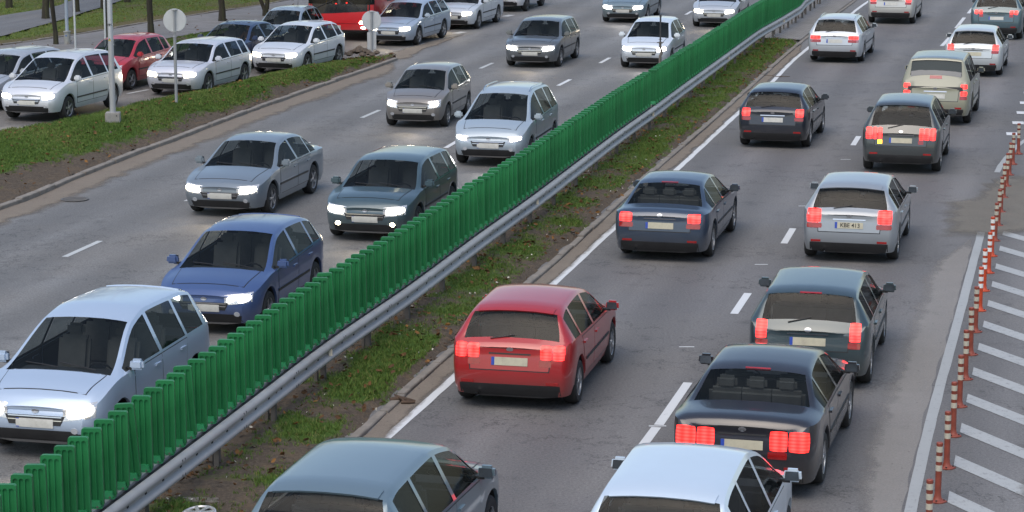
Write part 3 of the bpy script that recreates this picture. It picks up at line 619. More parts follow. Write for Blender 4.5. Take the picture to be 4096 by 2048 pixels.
def fence(sa, sb, label, dx=0.0):
    p, _ = PST.at(sa); root = tag(empty('anti_glare_fence', (*p, 0)), label, 'fence', 'green anti-glare fence runs on the median')
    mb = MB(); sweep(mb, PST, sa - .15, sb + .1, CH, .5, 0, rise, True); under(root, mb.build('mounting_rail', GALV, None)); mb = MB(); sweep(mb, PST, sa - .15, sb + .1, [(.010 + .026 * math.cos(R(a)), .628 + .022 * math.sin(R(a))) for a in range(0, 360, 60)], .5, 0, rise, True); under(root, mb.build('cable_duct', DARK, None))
    s = sa + .4; br = None
    while s < sb:
        q, t = PST.at(s)
        if br is None: mb = MB(); mb.box((0, 0, .30), (.06, .05, .61)); br = o = mb.build('mounting_bracket', POSTM, None)
        else: o = link(br.copy()); o.parent = None
        o.location = (q[0] - t[1] * .10, q[1] + t[0] * .10, 0); o.rotation_euler = (0, 0, math.atan2(t[1], t[0])); under(root, o); s += 2.31
    s = sa; k = 0
    while s < sb:
        q, t = PST.at(s); a = math.atan2(t[1], t[0]) - math.pi / 2; n_ = np.array([t[1], -t[0]]); q = q - n_ * (.08 + dx)
        o = link(bpy.data.objects.new('slat', slatme)); o.location = (*q, .678 + rise(s)); o.rotation_euler = (R(random.gauss(0, .6)), R(random.gauss(0, .35) + (random.choice((-3.5, 3)) if random.random() < .03 else 0)), a + R(10 + random.gauss(0, 1.6))); under(root, o)
        ft = link(bpy.data.objects.new('foot', footme)); ft.parent = o
        s += .3795; k += 1
    return k
s_mid = PST.s_of((3.62, 61.55))
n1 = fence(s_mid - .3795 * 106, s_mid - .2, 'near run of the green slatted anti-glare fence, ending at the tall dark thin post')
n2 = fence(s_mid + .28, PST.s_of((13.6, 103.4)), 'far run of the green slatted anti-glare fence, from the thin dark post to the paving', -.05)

# ------------------------------------------------------------------ flexible bollards
RED = plain('bollard_brick_red', (.23, .050, .030), .5, var=.2, scale=8, dirt=(.16, .055, .04)); REDB = plain('bollard_orange_red', (.46, .055, .016), .42, var=.18, scale=8, dirt=(.28, .07, .03))
CREAM = plain('band_cream', (.44, .41, .33), .45, var=.12, scale=14, dirt=(.38, .35, .29)); WBAND = plain('band_white', (.68, .68, .66), .4, var=.14, scale=14, dirt=(.45, .43, .4))
def bollard(mr, mbm, name):
    root = empty(name)
    mb = MB(); r = .039
    mb.lathe([(.105, 0), (.105, .010), (.095, .018), (.060, .026), (.048, .05), (.041, .085), (r, .12), (r, .705), (r + .002, .708), (r + .002, .742), (r - .004, .750), (.01, .752)], (0, 0, 0), 20)
    mb.box((0, .0, .008), (.17, .17, .014), R(20), 0, .004)
    for k in range(4): mb.lathe([(.012, 0), (.012, .02)], (.078 * math.cos(R(65 + 90 * k)), .078 * math.sin(R(65 + 90 * k)), .012), 8, 1)
    body = mb.build('post', [mr, DARK], root)
    for z0, z1 in ((.63, .703), (.51, .583), (.392, .465)):
        b = MB(); b.lathe([(r + .0004, z0), (r + .0022, z0 + .001), (r + .0022, z1 - .001), (r + .0004, z1)], (0, 0, 0), 20, cap=False); b.build('reflective_band', mbm, root)
    return root
def copy_tree(o, parent=None):
    c = link(o.copy(), parent)
    for ch in list(o.children): copy_tree(ch, c)
    return c
BP = [(4.83, 26.55), (5.22, 28.18), (5.60, 29.68), (5.97, 31.25), (6.35, 32.85), (6.74, 34.48), (7.12, 36.08), (7.50, 37.70), (7.89, 39.34), (8.28, 40.99), (8.68, 42.62), (9.06, 44.25), (9.44, 45.86), (9.84, 47.53), (10.22, 49.16), (10.65, 51.00), (11.03, 52.54), (11.43, 54.19), (11.85, 55.84), (12.33, 57.51)]
ORD = ['first', 'second', 'third', 'fourth', 'fifth', 'sixth', 'seventh', 'eighth', 'ninth', 'tenth', 'eleventh', 'twelfth']
b_dull = bollard(RED, CREAM, 'bollard'); b_new = bollard(REDB, WBAND, 'bollard'); used = {0: 0, 1: 0}
for i, p in enumerate(BP):
    k = 1 if i in (8, 9, 10, 11) else 0
    src = (b_dull, b_new)[k]; o = src if not used[k] else copy_tree(src); 
    used[k] += 1; o.location = (*p, .004); o.rotation_euler = (R(random.gauss(0, .6)), R(random.gauss(0, .7)), R(random.uniform(-12, 12)))
    if k: lab = f'bright orange-red bollard with clean white bands, {ORD[i - 8]} nearest of the four bright ones'
    elif i < 8: lab = f'dull brick-red bollard with cream bands, {ORD[i]} in the row from the bottom edge'
    else: lab = f'dull brick-red bollard with cream bands, {ORD[19 - i]} from the far end of the row'
    tag(o, lab, 'bollard', 'red and cream bollards along the hatched area')

# ------------------------------------------------------------------ poles, signs, trees
def text_mesh(txt, size, name, mat, parent=None, depth=.002, bold=0.0):
    cu = bpy.data.curves.new(name, 'FONT'); cu.body = txt; cu.size = size; cu.extrude = depth; cu.align_x = 'CENTER'; cu.align_y = 'CENTER'; cu.offset = bold
    tmp = link(bpy.data.objects.new(name, cu)); dg = bpy.context.evaluated_depsgraph_get(); me = bpy.data.meshes.new_from_object(tmp.evaluated_get(dg))
    bpy.data.objects.remove(tmp); bpy.data.curves.remove(cu); me.materials.clear(); me.materials.append(mat)
    return link(bpy.data.objects.new(name, me), parent)
STEEL = plain('pole_zinc', (.46, .47, .49), .42, .55, var=.12, scale=2.5, streak=True, dirt=(.38, .37, .36)); STEELD = plain('pole_zinc_dull', (.34, .35, .36), .5, .4, var=.15, scale=3, streak=True)
lp = tag(empty('lamp_post', (-10.23, 60.75, .45)), 'tall shiny steel lamp post standing on a small concrete block on the grass island', 'lamp post')
mb = MB(); mb.lathe([(.078, .14), (.076, .5), (.073, 2.0), (.072, 2.02), (.070, 2.03), (.05, 9.0), (.045, 9.4)], (0, 0, 0), 20); mb.build('pole', STEEL, lp)
mb = MB(); mb.box((0, 0, .03), (.37, .37, .26), R(4), 0, .012); mb.box((.12, -.187, .09), (.02, .01, .03), 0, 1); mb.box((-.12, -.187, .09), (.02, .01, .03), 0, 1); mb.build('concrete_base', [CONC, DARK], lp)
mb = MB(); mb.tube([(0, 0, 9.3), (0, .1, 9.7), (.5, .1, 10), (1.4, .1, 10.1)], .035); mb.box((1.7, .1, 10.1), (.7, .25, .12), 0, 0, .03); mb.build('lamp_arm', STEELD, lp)
def wrap(o, r, z, ang):
    for v in o.data.vertices:
        a = v.co.x / r; rr = r + .001 + v.co.z; zz = v.co.y; v.co = Vector((rr * math.sin(a), -rr * math.cos(a), zz))
    o.location = (0, 0, z); o.rotation_euler = (0, 0, ang)
t = text_mesh('196', .085, 'number', INK, lp, .001, .002); wrap(t, .074, 2.40, R(-6))
mb = MB(); mb.add([(-.05, -.04, 0), (.05, -.04, 0), (0, .05, 0), (-.05, -.04, .002), (.05, -.04, .002), (0, .05, .002)], [(3, 4, 5), (0, 1, 4, 3), (1, 2, 5, 4), (2, 0, 3, 5)]); mb.add([(-.035, -.031, .0025), (.035, -.031, .0025), (0, .034, .0025)], [(0, 1, 2)], 1); mb.add([(-.004, -.02, .003), (.006, -.02, .003), (.002, .016, .003), (-.006, .0, .003)], [(0, 1, 2, 3)], 0)
w = mb.build('warning_sticker', [INK, plain('warning_yellow', (.75, .52, .02), .4)], lp, None); wrap(w, .075, 2.02, R(-14))
SIGNB = plain('sign_back_grey', (.50, .52, .53), .5, .15, var=.08, scale=4, dirt=(.42, .43, .43)); BLUE = plain('sign_blue', (.02, .10, .42), .4)
def disc_sign(name, loc, r, zc, rp, label, plate=None, ztop=None):
    root = tag(empty(name, loc, R(random.uniform(-4, 4))), label, 'road sign', 'traffic signs seen from behind on the grass island')
    mb = MB(); zs = zc - r * 1.45
    if plate: mb.lathe([(rp, -.1), (rp, zc + r * .95)], (0, 0, 0), 14)
    else: mb.lathe([(rp, -.1), (rp, zs), (rp + .012, zs + .004), (rp + .012, zs + .03), (rp * .68, zs + .04), (rp * .68, zc + r * .95)], (0, 0, 0), 14)
    mb.build('pole', STEELD, root)
    mb = MB(); mb.lathe([(r - .012, .030), (r - .012, .036), (r, .036), (r + .004, .050), (r, .062), (.0, .062)], (0, rp * .7, zc), 40, 0, 'y'); mb.lathe([(.001, .034), (r - .01, .034)], (0, rp * .7, zc), 40, 0, 'y', False); mb.lathe([(.001, .0635), (r - .01, .0635)], (0, rp * .7, zc), 40, 1, 'y', False); mb.build('disc', [SIGNB, BLUE], root)
    for dz in (-r * .93, r * .93):
        b = MB(); b.box((0, rp * .7 + .02, zc + dz), (r * .55, .03, .022), 0, 0, .004); b.box((0, -.01, zc + dz), (rp * 2.6, rp * 2.4, .03), 0, 0, .004); b.build('bracket', GALV, root)
    if plate:
        w_, h_, z_ = plate; b = MB(); b.box((0, rp * .7 + .035, z_), (w_, .02, h_), 0, 0, .008); b.box((-w_ / 2 + .012, rp * .7 + .022, z_), (.022, .02, h_ * .96)); b.box((w_ / 2 - .012, rp * .7 + .022, z_), (.022, .02, h_ * .96)); b.box((0, rp * .7 + .036 + .011, z_), (w_ * .94, .002, h_ * .96), 0, 1); b.build('plate', [SIGNB, BLUE], root)
    return root
disc_sign('round_sign', (-9.12, 64.45, .2), .315, 2.42, .042, 'back of a large round grey sign on a tall pole on the island grass')
disc_sign('round_sign', (-4.68, 79.5, .16), .325, 1.10, .034, 'back of a low round sign with a small plate below, at the island tip', (.30, .58, .42))
bp = tag(empty('thin_post', (4.02, 64.6, -.10)), 'tall thin dark post behind the green fence, kinked halfway up', 'post')
mb = MB(); mb.tube([(0, 0, -.1), (0, 0, 1.75), (.035, 0, 1.82), (.03, 0, 1.92), (0, 0, 2.0), (0, 0, 2.12)], [.04, .04, .04, .036, .036, .036], 10); mb.build('lower_tube', POSTM, bp)
mb = MB(); mb.tube([(0, 0, 2.12), (0, 0, 2.86)], .022, 8); mb.lathe([(.028, 2.80), (.028, 2.87)], (0, 0, 0), 10); mb.build('upper_tube', plain('dark_steel', (.06, .06, .065), .5, .4), bp)
mb = MB(); mb.box((0, 0, 2.115), (.19, .03, .02), 0, 0, .004); mb.box((0, 0, 2.2), (.10, .02, .012), 0, 0, .003); mb.lathe([(.05, 2.10), (.05, 2.13)], (0, 0, 0), 10); mb.build('collar', POSTM, bp)
o = tag(empty('street_pole', (-15.55, 83.35, .1)), 'pale blue-grey pole rising from a rusty cylindrical base by the pavement', 'pole', None)
mb = MB(); mb.lathe([(.062, .42), (.060, 2.0), (.045, 7.5)], (0, 0, 0), 16); mb.build('pole', plain('pole_blue_grey', (.33, .39, .46), .5, .1, var=.12, streak=True, dirt=(.26, .27, .28)), o)
mb = MB(); mb.lathe([(.112, -.1), (.112, .12), (.116, .12), (.116, .15), (.11, .15), (.11, .42), (.135, .42), (.135, .45), (.06, .46)], (0, 0, 0), 18); mb.box((-.02, -.11, .30), (.06, .012, .05), 0, 1); mb.build('base_can', [plain('rusty_can', (.30, .31, .29), .6, .1, var=.2, scale=7, dirt=(.13, .055, .025)), plain('graffiti_blue', (.10, .16, .32), .6)], o)
mb = MB(); mb.tube([(0, 0, 7.4), (.4, -.2, 8.0), (1.2, -.7, 8.2)], .03); mb.box((1.4, -.8, 8.2), (.6, .22, .12), R(-25), 0, .03); mb.build('lamp_arm', STEELD, o)
WPOLE = plain('white_pole', (.58, .60, .62), .45, .2, var=.08, streak=True)
for p, lab in (((-14.55, 79.4), 'thin white pole with a collar, nearer the pale blue lamp pole'), ((-13.75, 80.6), 'thin white pole with a collar, close in front of a mossy tree trunk')):
    o = tag(empty('slim_pole', (*p, .1)), lab, 'pole', 'thin white poles beside the slip road')
    mb = MB(); mb.lathe([(.034, -.1), (.034, 1.93), (.05, 1.93), (.055, 1.97), (.026, 1.99), (.026, 3.0)], (0, 0, 0), 12); mb.build('pole', WPOLE, o)
    mb = MB(); mb.lathe([(.001, 0), (.30, 0), (.305, .008), (.30, .016), (.001, .016)], (0, .03, 2.75), 30, 0, 'y', False); mb.build('disc', SIGNB, o)
LEAFM = blade_mat('autumn_leaves', (.05, .06, .012), (.14, .10, .02), (.30, .17, .03))
def tree(loc, r, label, lean=0.0, fork=False, seed=0, h=7.5):
    rd = random.Random(seed); root = tag(empty('tree', (*loc, .06)), label, 'tree', 'bare-trunked roadside trees beyond the slip road')
    mb = MB(); tips = []
    def limb(p0, d, L_, r0, dep):
        pts = [Vector(p0)]; rr = [r0]; d = Vector(d).normalized(); n = 5 if dep else 9
        for k in range(n):
            d = (d + Vector((rd.gauss(0, .07 + .05 * dep), rd.gauss(0, .07 + .05 * dep), .02 if dep else .0))).normalized(); pts.append(pts[-1] + d * L_ / n); rr.append(r0 * (1 - .6 * (k + 1) / n))
        mb.tube(pts, rr, 10 if not dep else 6); tips.extend(pts[2:] if dep else [])
        if dep < 2:
            for k in range(5 if not dep else 3):
                i = rd.randint(n // 2 + (1 if not dep else 0), n); a = rd.uniform(0, 6.28); limb(pts[i], d * .7 + Vector((math.cos(a), math.sin(a), rd.uniform(.1, .7))) * .8, L_ * rd.uniform(.35, .55), rr[i] * .75, dep + 1)
    base = Vector((0, 0, -.1))
    if fork:
        mb.tube([(0, 0, -.1), (0, 0, .25), (0, 0, .45)], [r * 1.5, r * 1.2, r * 1.1], 12); limb((-r * .5, 0, .3), (-.22, 0, 1), h, r * .78, 0); limb((r * .6, 0, .3), (.10, .05, 1), h, r * .92, 0)
    else:
        mb.tube([(0, 0, -.1), (lean * .02, 0, .12), (lean * .1, 0, .5)], [r * 1.45, r * 1.18, r * 1.02], 12); limb((lean * .1, 0, .45), (lean, 0, 1), h, r, 0)
    # uneven bark
    for i, v in enumerate(mb.v):
        q = Vector(v); k = noise.noise(q * 4 + Vector((seed, 0, 0))) * .018 + noise.noise(q * 12) * .008; mb.v[i] = (v[0] * (1 + k / max(r, .1)) , v[1] * (1 + k / max(r, .1)), v[2]) if q.z < 3 else v
    mb.build('trunk', BARK, root, 60)
    V = []; T = []
    for p in tips:
        for k in range(9):
            c = p + Vector((rd.gauss(0, .35), rd.gauss(0, .35), rd.gauss(0, .3))); q = Matrix.Rotation(rd.uniform(0, 6.28), 3, 'Z') @ Matrix.Rotation(rd.gauss(0, .9), 3, 'X'); s = rd.uniform(.05, .1); tt = rd.random()
            if c.z < 3.2: continue
            V += [c + q @ Vector(u) * s for u in ((-1, 0, 0), (0, -.6, .1), (1, 0, 0), (0, .6, .1))]; T += [tt] * 4
    if V: mesh_obj('crown', V, [tuple(range(i, i + 4)) for i in range(0, len(V), 4)], LEAFM, root, None, attr={'tint': T})
    return root
for k, (p, r, lab, le, fk) in enumerate([((-20.6, 97.9), .135, 'thick dark tree trunk on the lawn above the path junction, upper left corner', 0, 0), ((-18.2, 93.2), .135, 'brown leaning tree trunk standing at the edge of the path', .07, 0), ((-15.95, 83.3), .078, 'slender mossy tree trunk left of the pale blue pole', .02, 0), ((-17.55, 96.3), .125, 'dim tree trunk behind the thin white pole, beyond the path', 0, 0),
        ((-14.2, 83.5), .062, 'narrow mossy tree trunk just behind the thin white pole', .015, 0), ((-16.25, 101), .13, 'distant tree trunk on the lawn behind the tall lamp post', 0, 0), ((-13.0, 85.9), .115, 'stout dark tree trunk with flared foot beside the pavement, left of the big round sign', .02, 0), ((-11.2, 92.3), .13, 'dark straight tree trunk behind the navy saloon', 0, 0), ((-16.95, 77.0), .06, 'thin dark trunk at the left edge of the picture by the silver car', 0, 0), ((-9.75, 94.5), .095, 'forked tree with two slim stems behind the pale blue hatchback', 0, 1), ((-16.7, 97.7), .11, 'dim tree trunk on the lawn between the white pole and the lamp post', 0, 0), ((-20.1, 102.2), .12, 'far tree trunk at the top edge, among the fallen leaves', 0, 0)]):
    tree(p, r, lab, le, fk, k + 3, random.uniform(6.5, 8.5))
# lost hub cap, plank, broken branch, twig, manhole
hc = tag(empty('hubcap', (-3.72, 27.22, .13)), 'lost silver hub cap with spokes lying in the median dirt at the bottom edge', 'hub cap'); hc.rotation_euler = (R(9), R(-5), 0)
mb = MB(); mb.lathe([(.215, -.02), (.22, .0), (.212, .018), (.195, .022), (.180, .012), (.176, .0)], (0, 0, 0), 36, 0, 'z', False); mb.lathe([(.05, .02), (.045, .04), (.02, .045), (.001, .045)], (0, 0, 0), 16)
for k in range(7): a = 2 * math.pi * k / 7; mb.box((.115 * math.cos(a), .115 * math.sin(a), .022), (.15, .045, .02), a, 0, .006)
mb.lathe([(.001, -.015), (.19, -.015)], (0, 0, 0), 24, 1, 'z', False); mb.build('wheel_cover', [plain('hubcap_silver', (.55, .56, .58), .25, .5, dirt=(.3, .28, .25)), DARK], hc)
mb = MB()
for k in range(4): mb.box((random.uniform(-.02, .02), k * .035, .004 * k), (.40 + random.uniform(-.05, .05), .03, .022), R(random.uniform(-2, 2)), 0, .003)
pk = tag(mb.build('plank', plain('grey_wood', (.17, .155, .14), .9, var=.4, scale=12), None), 'weathered grey broken board lying behind the lost hub cap', 'board'); pk.location = (-3.78, 27.86, .09); pk.rotation_euler = (0, 0, R(-4))
mb = MB(); mb.tube([(-.16, 0, .05), (-.04, .03, .07), (.10, -.01, .05), (.2, .02, .03)], [.03, .036, .03, .012], 8); mb.tube([(-.1, .06, .11), (-.02, .0, .09), (.05, -.05, .03)], [.012, .02, .016], 7); mb.tube([(.0, -.07, .03), (.12, -.075, .035), (.2, -.06, .03)], [.022, .026, .014], 7)
tag(mb.build('broken_branch', plain('dead_wood', (.07, .045, .03), .9, var=.5, scale=18), None, 60), 'chunk of dark broken branch lying at the kerb beside the white edge line', 'branch').location = (-1.58, 33.05, .0)
mb = MB(); mb.tube([(-.5, .28, .03), (-.3, .1, .04), (-.1, .02, .02), (.06, .0, .03), (.3, .05, .02)], [.006, .008, .012, .014, .008], 6); mb.tube([(-.1, .02, .02), (.02, -.1, .02)], .006, 6)
tag(mb.build('twig', plain('dead_wood', (.07, .045, .03), .9), None, 60), 'dry twig lying across the white edge line beside the median grass', 'twig').location = (8.35, 73.9, .01)
mb = MB(); mb.lathe([(.30, .0), (.30, .012), (.265, .012), (.262, .006), (.001, .006)], (0, 0, 0), 36, 0, 'z', False)
for k in range(-3, 4): mb.box((0, k * .07, .008), (2 * math.sqrt(.25 ** 2 - (k * .07) ** 2), .02, .006))
tag(mb.build('manhole_cover', plain('cast_iron', (.13, .125, .12), .6, .3, var=.25, dirt=(.2, .18, .15)), None), 'round iron manhole cover in the sandy gutter beside the left carriageway', 'manhole cover').location = (-9.42, 50.7, .017)

# ------------------------------------------------------------------ vehicles (x forward, y left, z up, origin on the ground under the middle)
def pchip(pts, x):
    X = [p[0] for p in pts]; Y = [p[1] for p in pts]; n = len(X)
    if x <= X[0]: return Y[0]
    if x >= X[-1]: return Y[-1]
    h = [X[i + 1] - X[i] for i in range(n - 1)]; d = [(Y[i + 1] - Y[i]) / h[i] for i in range(n - 1)]
    m = [d[0]] + [0 if d[i - 1] * d[i] <= 0 else 2 * d[i - 1] * d[i] / (d[i - 1] + d[i]) for i in range(1, n - 1)] + [d[-1]]
    i = max(k for k in range(n - 1) if X[k] <= x); t = (x - X[i]) / h[i]
    return Y[i] * (1 + 2 * t) * (1 - t) ** 2 + m[i] * h[i] * t * (1 - t) ** 2 + Y[i + 1] * t * t * (3 - 2 * t) + m[i + 1] * h[i] * t * t * (t - 1)
SHAPES = {
 # L, W, H, wheelbase, front overhang, wheel radius, hood/roof profile measured from the front end (s) , belt heights, window breaks (fractions from A to rear), glass base
 'hatch': dict(L=4.15, W=1.76, H=1.47, wb=2.58, fo=.80, wr=.315, top=[(0, .68), (.10, .76), (.5, .87), (.98, .96), (1.95, 1.41), (2.5, 1.47), (3.3, 1.44), (3.66, 1.37), (4.02, 1.02), (4.12, .96), (4.15, .92)], cowl=.98, rf=1.95, rr=3.62, gb=4.02, belt=[(0, .66), (.98, .90), (2.5, .94), (4.15, 1.0)], wins=[(1.15, 2.30), (2.40, 3.22), (3.30, 3.66)], wroof=.60),
 'small': dict(L=3.75, W=1.66, H=1.48, wb=2.42, fo=.72, wr=.295, top=[(0, .70), (.10, .79), (.45, .90), (.82, .99), (1.65, 1.41), (2.2, 1.48), (3.0, 1.46), (3.34, 1.39), (3.66, 1.04), (3.73, .97), (3.75, .92)], cowl=.82, rf=1.65, rr=3.30, gb=3.66, belt=[(0, .68), (.82, .92), (2.5, .96), (3.75, 1.01)], wins=[(.98, 2.05), (2.14, 2.9), (2.97, 3.28)], wroof=.56),
 'compact': dict(L=4.2, W=1.79, H=1.46, wb=2.60, fo=.84, wr=.32, top=[(0, .70), (.08, .80), (.45, .90), (1.05, .97), (1.85, 1.40), (2.35, 1.46), (3.45, 1.44), (3.82, 1.38), (4.10, 1.0), (4.17, .93), (4.2, .88)], cowl=1.05, rf=1.85, rr=3.78, gb=4.10, belt=[(0, .68), (1.05, .92), (2.5, .95), (4.2, .97)], wins=[(1.2, 2.35), (2.45, 3.25), (3.33, 3.72)], wroof=.63),
 'limousine': dict(L=4.75, W=1.82, H=1.45, wb=2.82, fo=.88, wr=.33, rl=.18, top=[(0, .68), (.08, .79), (.6, .90), (1.3, .97), (2.1, 1.39), (2.65, 1.45), (3.25, 1.42), (3.5, 1.36), (4.0, 1.07), (4.6, 1.04), (4.72, .99), (4.75, .93)], cowl=1.3, rf=2.1, rr=3.44, gb=4.0, belt=[(0, .66), (1.3, .92), (2.6, .96), (4.75, .97)], wins=[(1.48, 2.5), (2.6, 3.4), (3.46, 3.74)], wroof=.61),
 'saloon': dict(L=4.55, W=1.78, H=1.43, wb=2.70, fo=.86, wr=.32, top=[(0, .66), (.10, .74), (.6, .86), (1.18, .94), (2.05, 1.37), (2.6, 1.43), (3.15, 1.40), (3.42, 1.34), (3.98, 1.03), (4.4, .99), (4.52, .93), (4.55, .88)], cowl=1.18, rf=2.05, rr=3.36, gb=3.98, belt=[(0, .64), (1.18, .89), (2.6, .93), (4.55, .93)], wins=[(1.35, 2.42), (2.52, 3.32), (3.38, 3.72)], wroof=.58),
 'estate': dict(L=4.60, W=1.78, H=1.48, wb=2.70, fo=.86, wr=.32, top=[(0, .67), (.10, .75), (.6, .87), (1.15, .95), (2.05, 1.40), (2.7, 1.48), (3.7, 1.46), (4.12, 1.40), (4.48, 1.02), (4.57, .95), (4.60, .90)], cowl=1.15, rf=2.05, rr=4.06, gb=4.48, belt=[(0, .65), (1.15, .90), (2.6, .94), (4.6, .99)], wins=[(1.35, 2.42), (2.52, 3.28), (3.36, 4.06)], wroof=.60),
 'suv': dict(L=4.45, W=1.84, H=1.68, wb=2.66, fo=.84, wr=.36, top=[(0, .80), (.08, .92), (.5, 1.02), (1.02, 1.10), (1.85, 1.60), (2.5, 1.68), (3.6, 1.66), (3.98, 1.59), (4.32, 1.16), (4.42, 1.06), (4.45, 1.0)], cowl=1.02, rf=1.85, rr=3.92, gb=4.32, belt=[(0, .78), (1.02, 1.05), (2.5, 1.10), (4.45, 1.14)], wins=[(1.2, 2.28), (2.38, 3.2), (3.28, 3.88)], wroof=.62),
 'mpv': dict(L=4.35, W=1.80, H=1.66, wb=2.68, fo=.82, wr=.32, top=[(0, .74), (.08, .84), (.4, .96), (.85, 1.06), (1.85, 1.57), (2.4, 1.66), (3.5, 1.63), (3.92, 1.56), (4.24, 1.10), (4.32, 1.0), (4.35, .95)], cowl=.85, rf=1.85, rr=3.86, gb=4.24, belt=[(0, .72), (.85, 1.0), (2.4, 1.03), (4.35, 1.06)], wins=[(1.05, 2.2), (2.3, 3.15), (3.23, 3.84)], wroof=.60),
 'offroad': dict(L=4.35, W=1.82, H=1.80, wb=2.60, fo=.78, wr=.38, top=[(0, .88), (.05, 1.02), (.5, 1.10), (1.2, 1.16), (1.75, 1.70), (2.3, 1.80), (3.8, 1.78), (4.16, 1.72), (4.30, 1.22), (4.34, 1.1), (4.35, 1.0)], cowl=1.2, rf=1.75, rr=4.12, gb=4.29, belt=[(0, .86), (1.2, 1.12), (2.5, 1.14), (4.35, 1.16)], wins=[(1.3, 2.2), (2.3, 3.1), (3.2, 4.0)], wroof=.68),
}
def build_shape(S):
    L, W, H = S['L'], S['W'], S['H']; fx = L / 2
    X = lambda s: fx - s                                     # s: distance from the front end
    top = [(s, z) for s, z in S['top']]
    xs = [S['fo'], S['fo'] + S['wb']]; wr = S['wr']; AR = wr + .055; zc = wr
    st = set()
    for s, z in top: st.add(round(s, 4))
    for c in xs:
        for a in range(0, 181, 18): st.add(round(c - AR * math.cos(R(a)), 4))
        st.add(round(c - AR - .02, 4)); st.add(round(c + AR + .02, 4))
    keys = {S['cowl'] - .03, S['rf'] - .05, S['rr'] + .05, S['gb'] - .02}
    for a, b in S['wins']: keys |= {a, b}
    for d in (0, .025, .07, .14, .24, .36, .52): st.add(d); st.add(round(L - d, 4))
    for k in range(1, 30): st.add(round(L * k / 30, 4))
    keys |= {c - AR for c in xs} | {c + AR for c in xs} | {0, L}
    ss = sorted(keys)
    for s in sorted(st):
        if min(abs(s - q) for q in ss) > .028: ss.append(s)
    ss = sorted(q for q in ss if 0 <= q <= L)
    rings = []; V = []
    for s in ss:
        zt = pchip(top, s); zb = min(pchip(S['belt'], s), zt - .035); d0, d1 = s, L - s
        wE = W / 2
        rc, c = .80, .24
        if d0 < rc: wE -= c * (1 - math.sqrt(max(0, 1 - ((rc - d0) / rc) ** 2)))
        rc, c = .55, .15
        if d1 < rc: wE -= c * (1 - math.sqrt(max(0, 1 - ((rc - d1) / rc) ** 2)))
        t = max(0, min(1, (zt - zb - .035) / (H - zb - .035)))
        wB = wE - .025; wR = (wB - .07) * (1 - t) + min(S['wroof'], wB - .07) * t
        cr = .045
        c0 = (0, zt); c1 = (.4 * wR, zt - cr * .12); c2 = (.76 * wR, zt - cr * .5); c3 = (.93 * wR, zt - cr * .85); c4 = (wR, zt - cr - .008)
        c7 = (wB + .012, zb - .012)
        ln = max(.02, math.hypot(c7[0] - c4[0], c7[1] - c4[1])); f5 = min(.3, .05 / ln); f6 = 1 - min(.3, .03 / ln)
        bow = .025 * t
        c5 = (c4[0] + (c7[0] - c4[0]) * f5 + bow * .5, c4[1] + (c7[1] - c4[1]) * f5); c6 = (c4[0] + (c7[0] - c4[0]) * f6 + bow * .3, c4[1] + (c7[1] - c4[1]) * f6)
        lowz = .22 if H < 1.6 else .27
        cols = [c0, c1, c2, c3, c4, c5, c6, c7, (wE, zb - .10 if zb > .7 else zb * .86), (wE + .002, (zb + lowz) * .5 + .02), (wE - .012, lowz + .13), (wE - .05, lowz), (wE - .3, lowz - .03), (0, lowz - .03)]
        for xc in xs:
            dx = abs(s - xc)
            if dx <= AR + 1e-4:
                za = zc + math.sqrt(max(0, AR * AR - dx * dx))
                for j in range(13, 7, -1):
                    need = za + .012 * (12 - min(j, 12)) if j < 13 else za
                    if cols[j][1] < need: cols[j] = (cols[j][0] + (.012 if j in (10, 11) else 0), need)
        ring = [c for c in cols]
        base = len(V)
        def P(y, z, sgn):
            wt0 = max(0, 1 - d0 / .55) ** 2; wt1 = max(0, 1 - d1 / .5) ** 2
            zz = z - .5
            x = X(s) - wt0 * (.10 * (y / (W / 2)) ** 2 + (.55 * max(0, zz) ** 1.5 + .7 * max(0, -zz - .05) ** 1.2)) + wt1 * (.05 * (y / (W / 2)) ** 2 + S.get('rl', .28) * max(0, zz) ** 1.5 + .7 * max(0, -zz - .05) ** 1.2)
            return (x, sgn * y, z)
        V += [P(*ring[j], 1) for j in range(14)] + [P(*ring[j], -1) for j in range(12, 0, -1)]
        rings.append(base)
    inr = lambda a, b, lo, hi: a >= lo - 1e-3 and b <= hi + 1e-3
    F = {'body': [], 'under': [], 'windscreen': [], 'rear_window': [], 'lid': []}; SW = {}
    for i in range(len(ss) - 1):
        a, b = ss[i], ss[i + 1]; r0, r1 = rings[i], rings[i + 1]
        for k in range(26):
            j = k if k < 13 else 25 - k; f = (r0 + k, r1 + k, r1 + (k + 1) % 26, r0 + (k + 1) % 26)
            if j in (0, 1, 2) and inr(a, b, S['cowl'] - .03, S['rf'] - .05): F['windscreen'].append(f)
            elif j in (0, 1, 2) and inr(a, b, S['rr'] + .05, S['gb'] - .02): F['rear_window'].append(f)
            elif j == 5 and any(inr(a, b, lo, hi) for lo, hi in S['wins']):
                w = [n for n, (lo, hi) in enumerate(S['wins']) if inr(a, b, lo, hi)][0]; SW.setdefault((w, 1 if k < 13 else -1), []).append(f)
            elif j >= 11: F['under'].append(f)
            else: F['body'].append(f)
    for r, fl in ((rings[0], 0), (rings[-1], 1)):
        for j in range(0, 13):
            l0, l1 = r + j, r + j + 1; q0 = r + (26 - j) % 26; q1 = r + 25 - j
            f = [l0, l1, q1, q0] if 0 < j < 12 else ([l0, l1, q1] if j == 0 else [l0, l1, q0])
            F['body' if j < 10 else 'under'].append(tuple(f if fl else f[::-1]))
    allf = sum(F.values(), []) + sum(SW.values(), [])
    # consistent outward normals
    bm = bmesh.new(); vs = [bm.verts.new(v) for v in V]; bm.verts.ensure_lookup_table(); fm = {}
    for f in allf:
        try: fm[bm.faces.new([vs[i] for i in f])] = f
        except ValueError: pass
